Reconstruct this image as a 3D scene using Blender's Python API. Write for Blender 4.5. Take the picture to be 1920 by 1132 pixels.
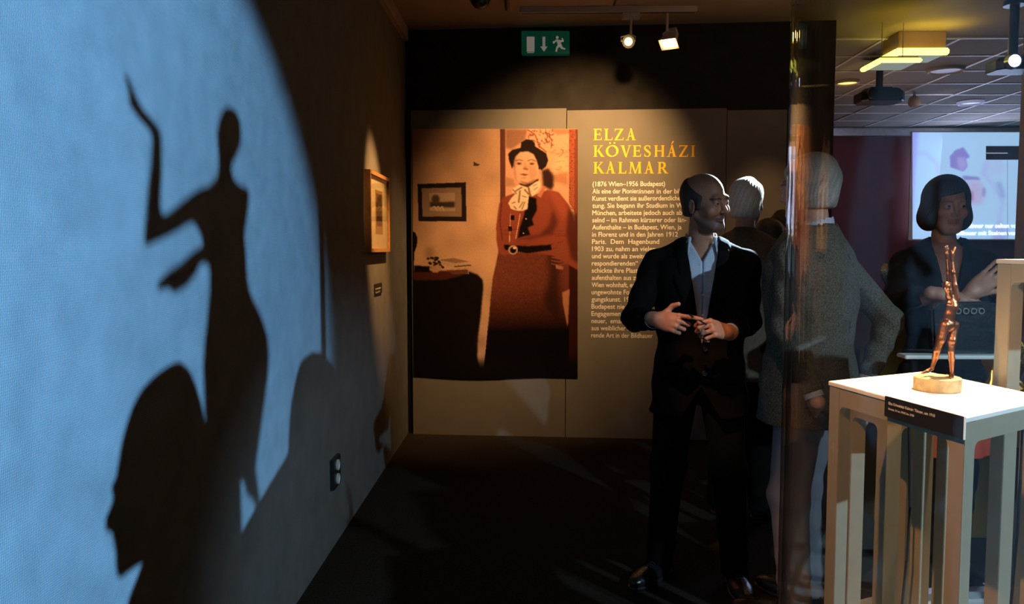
import bpy, bmesh, math, random
import numpy as np
from mathutils import Vector, Matrix, Euler
random.seed(7); rng = np.random.default_rng(7)
for o in list(bpy.data.objects): bpy.data.objects.remove(o)
SC = bpy.context.scene; COL = SC.collection
R = math.radians
# ------------------------------------------------------------------ camera
F = 1500.0; CAMZ = 1.465; TILT = math.atan(103/F); YAW = math.atan(33/F)
cd = bpy.data.cameras.new('camera'); cam = bpy.data.objects.new('camera', cd); COL.objects.link(cam)
cd.sensor_width = 36; cd.lens = F/1920*36; cd.clip_start = 0.05
cam.location = (0, 0, CAMZ); cam.rotation_euler = (math.pi/2 - TILT, 0, YAW); SC.camera = cam
SC.view_settings.view_transform = 'Standard'; SC.view_settings.look = 'None'
SC.view_settings.exposure = 0.0; SC.view_settings.gamma = 1.0; SC.view_settings.use_curve_mapping = False
SC.cycles.max_bounces = 8; SC.cycles.transparent_max_bounces = 16; SC.cycles.caustics_refractive = False; SC.cycles.caustics_reflective = False
SC.cycles.sample_clamp_indirect = 4
_m = cam.rotation_euler.to_matrix(); _rt, _up, _fw = _m @ Vector((1,0,0)), _m @ Vector((0,1,0)), _m @ Vector((0,0,-1))
def ray(px, py): return _fw + _rt*((px-960)/F) + _up*((566-py)/F)
def P(px, py, Y):
    d = ray(px, py); return Vector((0,0,CAMZ)) + d*(Y/d.y)
def PX(px, py, X):
    d = ray(px, py); return Vector((0,0,CAMZ)) + d*(X/d.x)
def PZ(px, py, z):
    d = ray(px, py); return Vector((0,0,CAMZ)) + d*((z-CAMZ)/d.z)
XL = -0.958; CEIL = 3.12
BW0 = PX(764, 811, XL); BA = R(3.6)                      # back wall: starts at the left corner and comes slightly forward to the right
BU = Vector((math.cos(BA), -math.sin(BA), 0)); BN = Vector((-math.sin(BA), -math.cos(BA), 0))
def PB(px, py, off=0.0):
    """point on the board plane seen at a pixel, off metres in front of it"""
    o = Vector((BW0.x, BW0.y, 0)) + BN*off; c = Vector((0,0,CAMZ)); d = ray(px, py)
    t = (o-c).dot(BN)/d.dot(BN); return c + d*t
# ------------------------------------------------------------------ world + lights
w = bpy.data.worlds.new('world'); SC.world = w; w.use_nodes = True
w.node_tree.nodes['Background'].inputs[0].default_value = (0.30, 0.34, 0.42, 1); w.node_tree.nodes['Background'].inputs[1].default_value = 0.010
def spot(name, loc, aim, power, col, half, blend=0.3, rad=0.03):
    l = bpy.data.lights.new(name, 'SPOT'); l.energy = power; l.color = col; l.spot_size = R(half*2); l.spot_blend = blend; l.shadow_soft_size = rad
    o = bpy.data.objects.new(name, l); COL.objects.link(o); o.location = loc
    o.rotation_euler = (Vector(aim)-Vector(loc)).to_track_quat('-Z', 'Y').to_euler(); return o
def area(name, loc, aim, power, col, sx, sy):
    l = bpy.data.lights.new(name, 'AREA'); l.shape = 'RECTANGLE'; l.size = sx; l.size_y = sy; l.energy = power; l.color = col
    o = bpy.data.objects.new(name, l); COL.objects.link(o); o.location = loc
    o.rotation_euler = (Vector(aim)-Vector(loc)).to_track_quat('-Z', 'Y').to_euler(); return o
LB = Vector((2.2, -0.8, 2.0))                            # the cold gallery lamp that throws the shadows on the left wall
WARM = (1.0, 0.57, 0.23)
spot('cold_lamp_light', LB, (XL, 1.6, 1.25), 3100, (0.19, 0.52, 1.0), 18.9, 0.22, 0.010)
spot('poster_lamp_light', (0.62, 4.75, 3.02), (0.30, 6.2, 1.86), 370, WARM, 35, 1.0, 0.04)
spot('poster_lamp_light', (-0.15, 4.55, 3.0), (-0.40, 6.0, 0.45), 90, (1.0, 0.60, 0.28), 19, 1.0, 0.04)
spot('corner_lamp_light', (0.1, 5.2, 3.0), (-0.95, 6.15, 0.7), 100, WARM, 22, 1.0, 0.05)
spot('board_edge_light', (1.75, 5.0, 3.0), PB(1425, 430), 45, WARM, 14, 1.0, 0.05)
spot('picture_lamp_light', (-0.2, 4.5, 3.0), (XL, 4.98, 1.62), 420, (1.0, 0.5, 0.16), 13, 0.8, 0.03)
spot('vitrine_lamp_light', (1.35, 2.30, 3.05), (1.12, 2.05, 1.1), 650, (1.0, 0.80, 0.55), 17, 0.5, 0.03)
spot('back_rim_light', (2.2, 5.7, 2.55), (0.86, 3.38, 1.62), 8000, (0.62, 0.85, 1.0), 4.0, 0.35, 0.02)
spot('back_rim_light', (2.35, 5.45, 2.95), (1.24, 4.30, 1.84), 2600, (0.66, 0.88, 1.0), 4.0, 0.5, 0.02)
spot('case_cold_light', (2.9, 0.2, 2.6), (1.3, 2.3, 0.6), 480, (0.5, 0.75, 1.0), 26, 0.5, 0.03)
spot('hand_lamp_light', (-0.1, 1.6, 3.0), (0.66, 3.1, 1.15), 200, (1.0, 0.45, 0.20), 4.2, 0.7, 0.03)
spot('table_warm_light', (-0.55, 0.9, 3.0), (1.0, 2.0, 0.7), 340, (1.0, 0.45, 0.15), 17, 0.6, 0.03)
spot('visitor_warm_light', (0.7, -0.5, 2.3), (1.52, 3.4, 1.15), 120, (1.0, 0.70, 0.48), 14, 0.8, 0.08)  # added warm fill for the woman and the tweed man
def point(name, loc, power, col, rad=0.1):
    l = bpy.data.lights.new(name, 'POINT'); l.energy = power; l.color = col; l.shadow_soft_size = rad; o = bpy.data.objects.new(name, l); COL.objects.link(o); o.location = loc
point('far_room_fill', (3.0, 8.0, 1.9), 20, (1.0, 0.62, 0.36)); point('ceiling_fill', (1.6, 4.9, 2.8), 3.5, (1.0, 0.55, 0.25), 0.05)  # bodiless fills added to brighten the far room and the near ceiling
spot('far_room_light', (4.5, 8.6, 3.0), (4.2, 10.5, 1.0), 60, (0.75, 0.7, 1.0), 70, 0.9, 0.2)
# ------------------------------------------------------------------ materials
def mat(name, col, rough=0.6, metal=0.0, noise=None, bump=None, spec=0.5, emit=None, attr=False, coat=0):
    m = bpy.data.materials.new(name); m.use_nodes = True; nt = m.node_tree; n = nt.nodes; b = n['Principled BSDF']
    b.inputs['Base Color'].default_value = (*col, 1); b.inputs['Roughness'].default_value = rough; b.inputs['Metallic'].default_value = metal
    b.inputs['Specular IOR Level'].default_value = spec; b.inputs['Coat Weight'].default_value = coat
    tc = n.new('ShaderNodeTexCoord'); src = None
    if attr:
        a = n.new('ShaderNodeAttribute'); a.attribute_name = 'col'; src = a.outputs['Color']; nt.links.new(src, b.inputs['Base Color'])
    if noise:                                            # (scale, amount)
        t = n.new('ShaderNodeTexNoise'); t.inputs['Scale'].default_value = noise[0]; t.inputs['Detail'].default_value = 6
        nt.links.new(tc.outputs['Object'], t.inputs['Vector'])
        r = n.new('ShaderNodeMapRange'); r.inputs['From Min'].default_value = 0.3; r.inputs['From Max'].default_value = 0.7
        r.inputs['To Min'].default_value = 1-noise[1]; r.inputs['To Max'].default_value = 1+noise[1]; nt.links.new(t.outputs['Fac'], r.inputs['Value'])
        mx = n.new('ShaderNodeVectorMath'); mx.operation = 'SCALE'; nt.links.new(r.outputs['Result'], mx.inputs['Scale'])
        if src: nt.links.new(src, mx.inputs[0])
        else: mx.inputs[0].default_value = col
        nt.links.new(mx.outputs['Vector'], b.inputs['Base Color']); src = mx.outputs['Vector']
    if bump:                                             # (scale, strength, distance)
        t = n.new('ShaderNodeTexNoise'); t.inputs['Scale'].default_value = bump[0]; t.inputs['Detail'].default_value = 4
        nt.links.new(tc.outputs['Object'], t.inputs['Vector'])
        bp = n.new('ShaderNodeBump'); bp.inputs['Strength'].default_value = bump[1]; bp.inputs['Distance'].default_value = bump[2] if len(bump) > 2 else 0.01
        nt.links.new(t.outputs['Fac'], bp.inputs['Height']); nt.links.new(bp.outputs['Normal'], b.inputs['Normal'])
    if emit is not None:
        if attr: nt.links.new(n['Attribute'].outputs['Color'], b.inputs['Emission Color'])
        else: b.inputs['Emission Color'].default_value = (*col, 1)
        b.inputs['Emission Strength'].default_value = emit
    return m
def weave(name, col, scale, strength, var=0.12, rough=0.9):
    m = mat(name, col, rough, noise=(9, var), spec=0.2); nt = m.node_tree; n = nt.nodes
    tc = n.new('ShaderNodeTexCoord'); hs = []
    for dr in ('Y', 'Z'):
        t = n.new('ShaderNodeTexWave'); t.bands_direction = dr; t.inputs['Scale'].default_value = scale; t.inputs['Distortion'].default_value = 2.5
        t.inputs['Detail Scale'].default_value = 2; nt.links.new(tc.outputs['Object'], t.inputs['Vector']); hs.append(t)
    ad = n.new('ShaderNodeMath'); nt.links.new(hs[0].outputs['Fac'], ad.inputs[0]); nt.links.new(hs[1].outputs['Fac'], ad.inputs[1])
    bp = n.new('ShaderNodeBump'); bp.inputs['Strength'].default_value = strength; bp.inputs['Distance'].default_value = 0.004
    nt.links.new(ad.outputs[0], bp.inputs['Height']); nt.links.new(bp.outputs['Normal'], n['Principled BSDF'].inputs['Normal'])
    return m
def glass(name, tint, ior=1.5, rough=0.0, body=0.0):
    m = bpy.data.materials.new(name); m.use_nodes = True; nt = m.node_tree; n = nt.nodes; n.remove(n['Principled BSDF']); out = n['Material Output']
    tr = n.new('ShaderNodeBsdfTransparent'); tr.inputs[0].default_value = (*tint, 1); gl = n.new('ShaderNodeBsdfGlossy'); gl.inputs['Roughness'].default_value = rough
    fr = n.new('ShaderNodeFresnel'); ge = n.new('ShaderNodeNewGeometry'); mr = n.new('ShaderNodeMapRange')   # same reflectance from either side of the sheet
    mr.inputs['To Min'].default_value = ior; mr.inputs['To Max'].default_value = 1/ior; nt.links.new(ge.outputs['Backfacing'], mr.inputs['Value']); nt.links.new(mr.outputs['Result'], fr.inputs[0]); mx = n.new('ShaderNodeMixShader')
    nt.links.new(fr.outputs[0], mx.inputs[0]); nt.links.new(tr.outputs[0], mx.inputs[1]); nt.links.new(gl.outputs[0], mx.inputs[2])
    nt.links.new(mx.outputs[0], out.inputs['Surface']); return m
M = dict(
 left=weave('grey_wall_fabric', (0.165, 0.16, 0.15), 60, 0.35), board=mat('grey_board', (0.17, 0.15, 0.12), 0.75, noise=(5, 0.06), bump=(300, 0.1)),
 black=mat('black_wall_paint', (0.028, 0.025, 0.022), 0.95, noise=(8, 0.2), spec=0.1), ceil=mat('ceiling_paint', (0.34, 0.26, 0.18), 0.85, noise=(3, 0.08)),
 carpet=mat('dark_carpet', (0.032, 0.024, 0.017), 0.97, noise=(90, 0.45), bump=(400, 0.8, 0.01), spec=0.1),
 trim=mat('pale_trim', (0.42, 0.36, 0.30), 0.6, noise=(6, 0.08)), tile=mat('ceiling_tile_white', (0.32, 0.27, 0.23), 0.9, noise=(40, 0.1)),
 bar=mat('tile_grid_metal', (0.75, 0.72, 0.72), 0.5, noise=(10, 0.04)), red=mat('maroon_wall', (0.10, 0.014, 0.022), 0.7, noise=(3, 0.15)),
 brown=mat('brown_pillar_paint', (0.30, 0.17, 0.06), 0.7, noise=(3, 0.1)), powder=mat('pale_powder_coat', (0.30, 0.270, 0.19), 0.45, noise=(30, 0.04), bump=(500, 0.05)),
 top=mat('white_acrylic', (0.86, 0.82, 0.74), 0.35, noise=(2, 0.02)), plate=mat('black_label_card', (0.012, 0.012, 0.012), 0.5, noise=(50, 0.1)),
 ink=mat('pale_lettering', (0.85, 0.80, 0.72), 0.7, noise=(60, 0.04)), yellow_ink=mat('yellow_lettering', (0.95, 0.50, 0.0), 0.6, noise=(60, 0.03)),
 bronze=mat('patinated_bronze', (0.36, 0.15, 0.07), 0.36, 1.0, noise=(22, 0.35), bump=(120, 0.15)), travertine=mat('travertine', (0.50, 0.36, 0.17), 0.5, noise=(38, 0.35), bump=(120, 0.3)),
 gold=mat('polished_gold', (0.85, 0.58, 0.16), 0.22, 1.0, noise=(10, 0.1)), yellow=mat('mustard_paint', (0.32, 0.19, 0.02), 0.55, noise=(6, 0.1)),
 suit=mat('black_suit_wool', (0.005, 0.0045, 0.004), 0.95, noise=(200, 0.3), bump=(500, 0.2), spec=0.08), shirt=mat('pale_blue_shirt', (0.42, 0.47, 0.55), 0.8, noise=(200, 0.12), bump=(300, 0.1)),
 skin=mat('skin', (0.42, 0.22, 0.14), 0.5, noise=(60, 0.12), attr=True, bump=(250, 0.12)), hair=mat('hair', (0.03, 0.02, 0.015), 0.6, attr=True, noise=(250, 0.3), bump=(320, 0.25)),
 tweed=mat('grey_tweed', (0.105, 0.095, 0.075), 0.95, noise=(170, 0.6), bump=(380, 0.5), spec=0.1), jeans=mat('grey_blue_cotton', (0.19, 0.19, 0.215), 0.9, noise=(14, 0.12), bump=(300, 0.2)),
 sweater=mat('brown_sweater', (0.13, 0.085, 0.05), 0.95, noise=(80, 0.2), bump=(200, 0.4)), blazer=mat('black_blazer', (0.008, 0.008, 0.009), 0.85, noise=(120, 0.3), bump=(300, 0.2), spec=0.2),
 orange=mat('orange_red_cloth', (0.62, 0.07, 0.02), 0.85, noise=(20, 0.15)), leather=mat('black_leather', (0.010, 0.010, 0.012), 0.28, noise=(20, 0.3), bump=(60, 0.3)),
 white_plastic=mat('white_plastic', (0.60, 0.57, 0.52), 0.4, noise=(10, 0.04)), dark_plastic=mat('dark_plastic', (0.02, 0.02, 0.022), 0.35, noise=(10, 0.15)),
 green=mat('exit_green', (0.004, 0.10, 0.05), 0.5, noise=(10, 0.05), emit=0.2), frame=mat('gilt_wood_frame', (0.40, 0.20, 0.08), 0.45, noise=(30, 0.2)),  # exit green carries a faint added glow
 mount=mat('cream_mount_board', (0.80, 0.66, 0.40), 0.8, noise=(8, 0.04)), steel=mat('brushed_steel', (0.55, 0.55, 0.56), 0.3, 1.0, noise=(30, 0.1)),
 lampon=mat('lit_lamp', (1.0, 0.62, 0.22), emit=14.0), coldon=mat('lit_cold_lens', (0.55, 0.75, 1.0), emit=30.0), yellowon=mat('lit_yellow_tube', (1.0, 0.88, 0.12), emit=5.0),
 dimon=mat('lit_downlight', (0.55, 0.60, 0.95), emit=0.35), warmdisc=mat('lit_warm_disc', (1.0, 0.62, 0.18), emit=2.5),
 print=mat("printed_paper", (1, 1, 1), 0.9, spec=0.08, attr=True, noise=(260, 0.10)), screen=mat('projected_picture', (0.6, 0.7, 1), 0.8, attr=True, emit=0.85, noise=(100, 0.02)),
 glass=glass('clear_vitrine_glass', (0.975, 0.98, 0.975), 1.38), edge=mat('polished_glass_edge', (0.45, 0.42, 0.38), 0.1, noise=(5, 0.05)))
# ------------------------------------------------------------------ object helpers
def tag(o, label, cat, group=None):
    o['label'] = label; o['category'] = cat
    if group: o['group'] = group
    return o
def empty(name, loc, label=None, cat=None, group=None, rz=0):
    o = bpy.data.objects.new(name, None); COL.objects.link(o); o.location = loc; o.rotation_euler = (0, 0, rz); o.empty_display_size = 0.1
    if label: tag(o, label, cat, group)
    return o
def link(name, me, m, parent=None, smooth=False):
    """mesh built in world coordinates; origin moves to the parent's base"""
    if parent is not None:
        r = parent
        inv = r.matrix_world.inverted() if False else None
        off = Vector((0,0,0)); q = parent
        while q is not None: off += q.location; q = q.parent
        me.transform(Matrix.Translation(-off))
    o = bpy.data.objects.new(name, me); COL.objects.link(o)
    if m is not None: me.materials.append(m)
    if parent is not None: o.parent = parent
    if smooth:
        me.polygons.foreach_set('use_smooth', [True]*len(me.polygons))
    return o
def center(o):
    """move the origin of a top-level mesh to the middle of its base"""
    me = o.data; co = np.array([v.co[:] for v in me.vertices]); c = Vector(((co[:,0].min()+co[:,0].max())/2, (co[:,1].min()+co[:,1].max())/2, co[:,2].min()))
    me.transform(Matrix.Translation(-c)); o.location = c; return o
def frombm(bm, name='m'):
    bmesh.ops.recalc_face_normals(bm, faces=bm.faces[:]); me = bpy.data.meshes.new(name); bm.to_mesh(me); bm.free(); return me
def hexa(bm, pts):
    """eight corners: bottom four then top four, in the same order"""
    v = [bm.verts.new(p) for p in pts]
    for f in ((0,1,2,3),(4,5,6,7),(0,1,5,4),(1,2,6,5),(2,3,7,6),(3,0,4,7)): bm.faces.new([v[i] for i in f])
    return v
def box(bm, lo, hi, mtx=None):
    x0,y0,z0 = lo; x1,y1,z1 = hi; pts = [Vector(p) for p in ((x0,y0,z0),(x1,y0,z0),(x1,y1,z0),(x0,y1,z0),(x0,y0,z1),(x1,y0,z1),(x1,y1,z1),(x0,y1,z1))]
    if mtx is not None: pts = [mtx @ p for p in pts]
    return hexa(bm, pts)
def prism(bm, poly, dirv):
    """closed polygon of 3-D points extruded along dirv"""
    a = [bm.verts.new(p) for p in poly]; b = [bm.verts.new(Vector(p)+Vector(dirv)) for p in poly]; n = len(a)
    bm.faces.new(a); bm.faces.new(b[::-1])
    for i in range(n): bm.faces.new((a[i], a[(i+1)%n], b[(i+1)%n], b[i]))
def cyl(bm, a, b, ra, rb=None, n=24):
    a, b = Vector(a), Vector(b); rb = ra if rb is None else rb; q = (b-a).to_track_quat('Z', 'Y').to_matrix()
    A = [bm.verts.new(a + q @ Vector((ra*math.cos(2*math.pi*i/n), ra*math.sin(2*math.pi*i/n), 0))) for i in range(n)]
    B = [bm.verts.new(b + q @ Vector((rb*math.cos(2*math.pi*i/n), rb*math.sin(2*math.pi*i/n), 0))) for i in range(n)]
    bm.faces.new(A[::-1]); bm.faces.new(B)
    for i in range(n): bm.faces.new((A[i], A[(i+1)%n], B[(i+1)%n], B[i]))
def lathe(bm, c, prof, n=32, mtx=None):
    """profile [(r,z)...] about an axis; closed at r=0 ends"""
    rings = []
    for r, z in prof:
        if r < 1e-6: p = Vector((0,0,z)); rings.append([bm.verts.new(Vector(c) + (mtx @ p if mtx is not None else p))]); continue
        rg = []
        for i in range(n):
            p = Vector((r*math.cos(2*math.pi*i/n), r*math.sin(2*math.pi*i/n), z)); rg.append(bm.verts.new(Vector(c) + (mtx @ p if mtx is not None else p)))
        rings.append(rg)
    for A, B in zip(rings, rings[1:]):
        for i in range(n):
            j = (i+1) % n
            if len(A) == 1 and len(B) == 1: break
            if len(A) == 1: bm.faces.new((A[0], B[i], B[j]))
            elif len(B) == 1: bm.faces.new((A[i], A[j], B[0]))
            else: bm.faces.new((A[i], A[j], B[j], B[i]))
def tube(bm, pts, r, n=8):
    pts = [Vector(p) for p in pts]; rings = []
    for i, p in enumerate(pts):
        d = (pts[min(i+1, len(pts)-1)] - pts[max(i-1, 0)]).normalized(); q = d.to_track_quat('Z', 'Y').to_matrix(); rr = r[i] if isinstance(r, (list, tuple)) else r
        rings.append([bm.verts.new(p + q @ Vector((rr*math.cos(2*math.pi*k/n), rr*math.sin(2*math.pi*k/n), 0))) for k in range(n)])
    for A, B in zip(rings, rings[1:]):
        for i in range(n): bm.faces.new((A[i], A[(i+1)%n], B[(i+1)%n], B[i]))
    bm.faces.new(rings[0][::-1]); bm.faces.new(rings[-1])
def mk(name, m, build, parent=None, smooth=False, bevel=0, kind=None):
    bm = bmesh.new(); build(bm)
    if bevel: bmesh.ops.recalc_face_normals(bm, faces=bm.faces[:]); bmesh.ops.bevel(bm, geom=bm.edges[:], offset=bevel, segments=2, affect='EDGES', clamp_overlap=True)
    o = link(name, frombm(bm, name), m, parent, smooth)
    if smooth:
        try: o.data.set_sharp_from_angle(angle=R(40))
        except Exception: pass
    if kind: o['kind'] = kind
    return o
def struct(name, m, build, parent=None, **k):
    o = mk(name, m, build, parent, **k); o['kind'] = 'structure'; return o
# ------------------------------------------------------------------ setting
FARY = 11.4; RX = 7.5; NY = -2.6
def slab(a, b): return lambda bm: box(bm, a, b)
struct('floor', M['carpet'], slab((-1.5, NY, -0.1), (RX+0.1, FARY+0.3, 0)))
struct('wall_left', M['left'], slab((XL-0.15, NY, 0), (XL, BW0.y+0.3, CEIL)))
NEARC = 6.55
ceil = struct('ceiling', M['ceil'], slab((-1.2, NY, CEIL), (RX+0.1, NEARC, CEIL+0.1)))
bend = 2.24; bs = (bend-XL)/BU.x
def wb(bm):
    a = Vector((XL, BW0.y, 0)) - BN*0.05; b = a + BU*bs; t = -BN*0.14
    hexa(bm, [a, b, b+t, a+t] + [p + Vector((0,0,CEIL)) for p in (a, b, b+t, a+t)])
struct('wall_back', M['black'], wb)
struct('wall_far', M['red'], slab((1.5, FARY, 0), (RX, FARY+0.15, CEIL)))
struct('wall_right', M['brown'], slab((RX, NY, 0), (RX+0.15, FARY, CEIL)))
struct('wall_rear', M['black'], slab((-1.2, NY-0.15, 0), (RX, NY, CEIL)))
struct('wall_passage', M['red'], slab((1.35, 6.35, 0), (1.5, FARY, CEIL)))
px_ = P(1905, 400, 6.0).x
struct('trim_2', M['brown'], slab((px_, 5.6, 0), (px_+0.5, 6.0, CEIL)))            # brown pillar at the right of the opening
struct('trim_1', M['trim'], lambda bm: box(bm, (XL, NY, 3.02), (XL+0.035, BW0.y-0.02, CEIL)))
struct('trim_3', M['bar'], slab((2.1, NEARC-0.03, CEIL-0.012), (RX, NEARC, CEIL)))
struct('trim_4', M['steel'], slab((1.5, FARY-0.12, 3.0), (RX, FARY, 3.10)))
# far room: suspended ceiling of tiles between bars
tc = struct('ceiling', M['ceil'], slab((1.35, NEARC, CEIL+0.02), (RX+0.1, FARY+0.1, CEIL+0.1)))
T = 0.6; tme = None; x = 1.62
while x < RX-0.05:
    y = NEARC
    while y < FARY-0.2:
        if y/x < 1.0: pass
        bx_, by_ = min(x+T, RX)-0.014, min(y+T, FARY)-0.014
        if by_-y > 0.1 and bx_-x > 0.1:
            if tme is None or abs(bx_-x-T+0.014) > 1e-3 or abs(by_-y-T+0.014) > 1e-3:
                bm = bmesh.new(); box(bm, (0.014, 0.014, 0), (bx_-x, by_-y, 0.015)); m_ = frombm(bm, 'ceiling_tile'); m_.materials.append(M['tile'])
                if tme is None: tme = m_
            else: m_ = tme
            o = bpy.data.objects.new('ceiling_tile', m_); COL.objects.link(o); o.location = (x, y, CEIL+0.002); o.parent = tc
        y += T
    x += T
x = 1.62; k = 0
while x < RX:
    mk('grid_bar', M['bar'], slab((x-0.013, NEARC, CEIL-0.006), (x+0.013, FARY, CEIL+0.012)), tc); x += T
y = NEARC+T
while y < FARY:
    mk('grid_bar', M['bar'], slab((1.5, y-0.013, CEIL-0.005), (RX, y+0.013, CEIL+0.011)), tc); y += T
# near ceiling: plasterboard field with joints, seen above the track
pa = [PZ(x_, y_, CEIL) for x_, y_ in ((957, 17), (1147, 17), (1342, 14))]
def cpanel(a, b, ang=0):
    return lambda bm: prism(bm, [a, b, Vector((b.x, 3.6, CEIL)), Vector((a.x, 3.6, CEIL))], (0, 0, -0.018))
mk('ceiling_panel', M['ceil'], cpanel(pa[0], pa[1]-Vector((0.006,0,0))), ceil); mk('ceiling_panel', M['ceil'], cpanel(pa[1]+Vector((0.006,0,0)), pa[2]), ceil)
# ------------------------------------------------------------------ board with lettering
board = empty('display_board', PB(775, 813, 0.0).xy.to_3d(), 'grey floor-standing text board with yellow heading on the black end wall', 'display board')
def bpanel(x0, x1, y0=207):
    def f(bm):
        a = PB(x0, 813); b = PB(x1, 813); zt = PB(x0, y0).z
        a.z = b.z = 0.0; t = -BN*0.03
        hexa(bm, [a, b, b+t, a+t] + [Vector((p.x, p.y, zt)) for p in (a, b, b+t, a+t)])
    return f
mk('panel', M['board'], bpanel(775, 1059.2), board); mk('panel', M['board'], bpanel(1060.6, 1352), board); mk('panel', M['board'], bpanel(1353, 1462), board)
RB = Matrix((BU, Vector((0,0,1)), BN)).transposed()       # columns: along wall, up, out of wall
def textmesh(s, size, shear=0, off=0.0):
    cu = bpy.data.curves.new('t', 'FONT'); cu.body = s; cu.size = size; cu.shear = shear; cu.resolution_u = 3
    o = bpy.data.objects.new('t', cu); COL.objects.link(o); dg = bpy.context.evaluated_depsgraph_get()
    me = bpy.data.meshes.new_from_object(o.evaluated_get(dg)); bpy.data.objects.remove(o); bpy.data.curves.remove(cu)
    if off:                                              # bolder weight: the same letters overprinted a hair to each side
        bm = bmesh.new()
        for dx, dy, dz in ((-off, 0, 0), (off, 0, 0.25), (0, off, 0.5), (0, -off, 0.75)): me.transform(Matrix.Translation((dx, dy, dz))); bm.from_mesh(me); me.transform(Matrix.Translation((-dx, -dy, -dz)))
        bm.to_mesh(me); bm.free()
    return me
def place_text(me, origin, ux, uy, width=None, height=None, capref=None, m=None, parent=None, name='text_line', out=None, lift=0.0012):
    co = np.zeros(len(me.vertices)*3); me.vertices.foreach_get('co', co); co = co.reshape(-1, 3)
    x0, x1 = co[:,0].min(), co[:,0].max()
    sx = width/(x1-x0) if width else 1; sy = height if height else 1
    pts = np.array([list(origin + ux*((c[0]-x0)*sx) + uy*(c[1]*sy) + out*(lift+c[2]*0.0006)) for c in co])
    me.vertices.foreach_set('co', pts.ravel()); return link(name, me, m, parent)
LINES = [("(1876 Wien–1956 Budapest)", 1247), ("Als eine der Pionierinnen in der bil-", 1279), ("Kunst verdient sie außerordentliche", 1276), ("tung. Sie begann ihr Studium in Wien", 1295),
 ("München, arbeitete jedoch auch ab", 1279), ("selnd – im Rahmen kürzerer oder län-", 1287), ("Aufenthalte – in Budapest, Wien, ja", 1278), ("in Florenz und in den Jahren 1912", 1271),
 ("Paris.  Dem  Hagenbund", 1236), ("1903 zu, nahm an vielen", 1229), ("und wurde als zweite", 1211), ("respondierenden“", 1196), ("schickte ihre Plastiken", 1215), ("aufenthalten aus zu", 1197),
 ("Wien wohnhaft, er", 1190), ("ungewohnte Form", 1193), ("gungskunst. 191", 1184), ("Budapest nie", 1171), ("Engagement", 1169), ("neuer,  emanzip", 1182), ("aus weiblicher Per", 1192), ("rende Art in der Bildhauer", 1224)]
for i, (s, xe) in enumerate(LINES):
    yb = 349.3 + i*13.48; xs = 1111 - i*0.12
    a = PB(xs, yb); b = PB(xe, yb); h = (PB(xs, yb-9.3)-a).length
    if i == 1:
        k1 = (1201-1111)/168; w_ = (b-a).length
        for part, sh, f0, f1 in (("Als eine der Pionier", 0, 0, (1198.0-1111)/168), ("innen", 0.3, (1197.2-1111)/168, (1226.5-1111)/168), ("in der bil-", 0, (1231.5-1111)/168, 1)):
            place_text(textmesh(part, 1, sh, 0.015), a+(b-a)*f0, BU, Vector((0,0,1)), w_*(f1-f0), h/0.73, m=M['ink'], parent=board, out=BN)
        continue
    place_text(textmesh(s, 1, 0, 0.015), a, BU, Vector((0,0,1)), (b-a).length, h/0.73, m=M['ink'], parent=board, out=BN)
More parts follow.
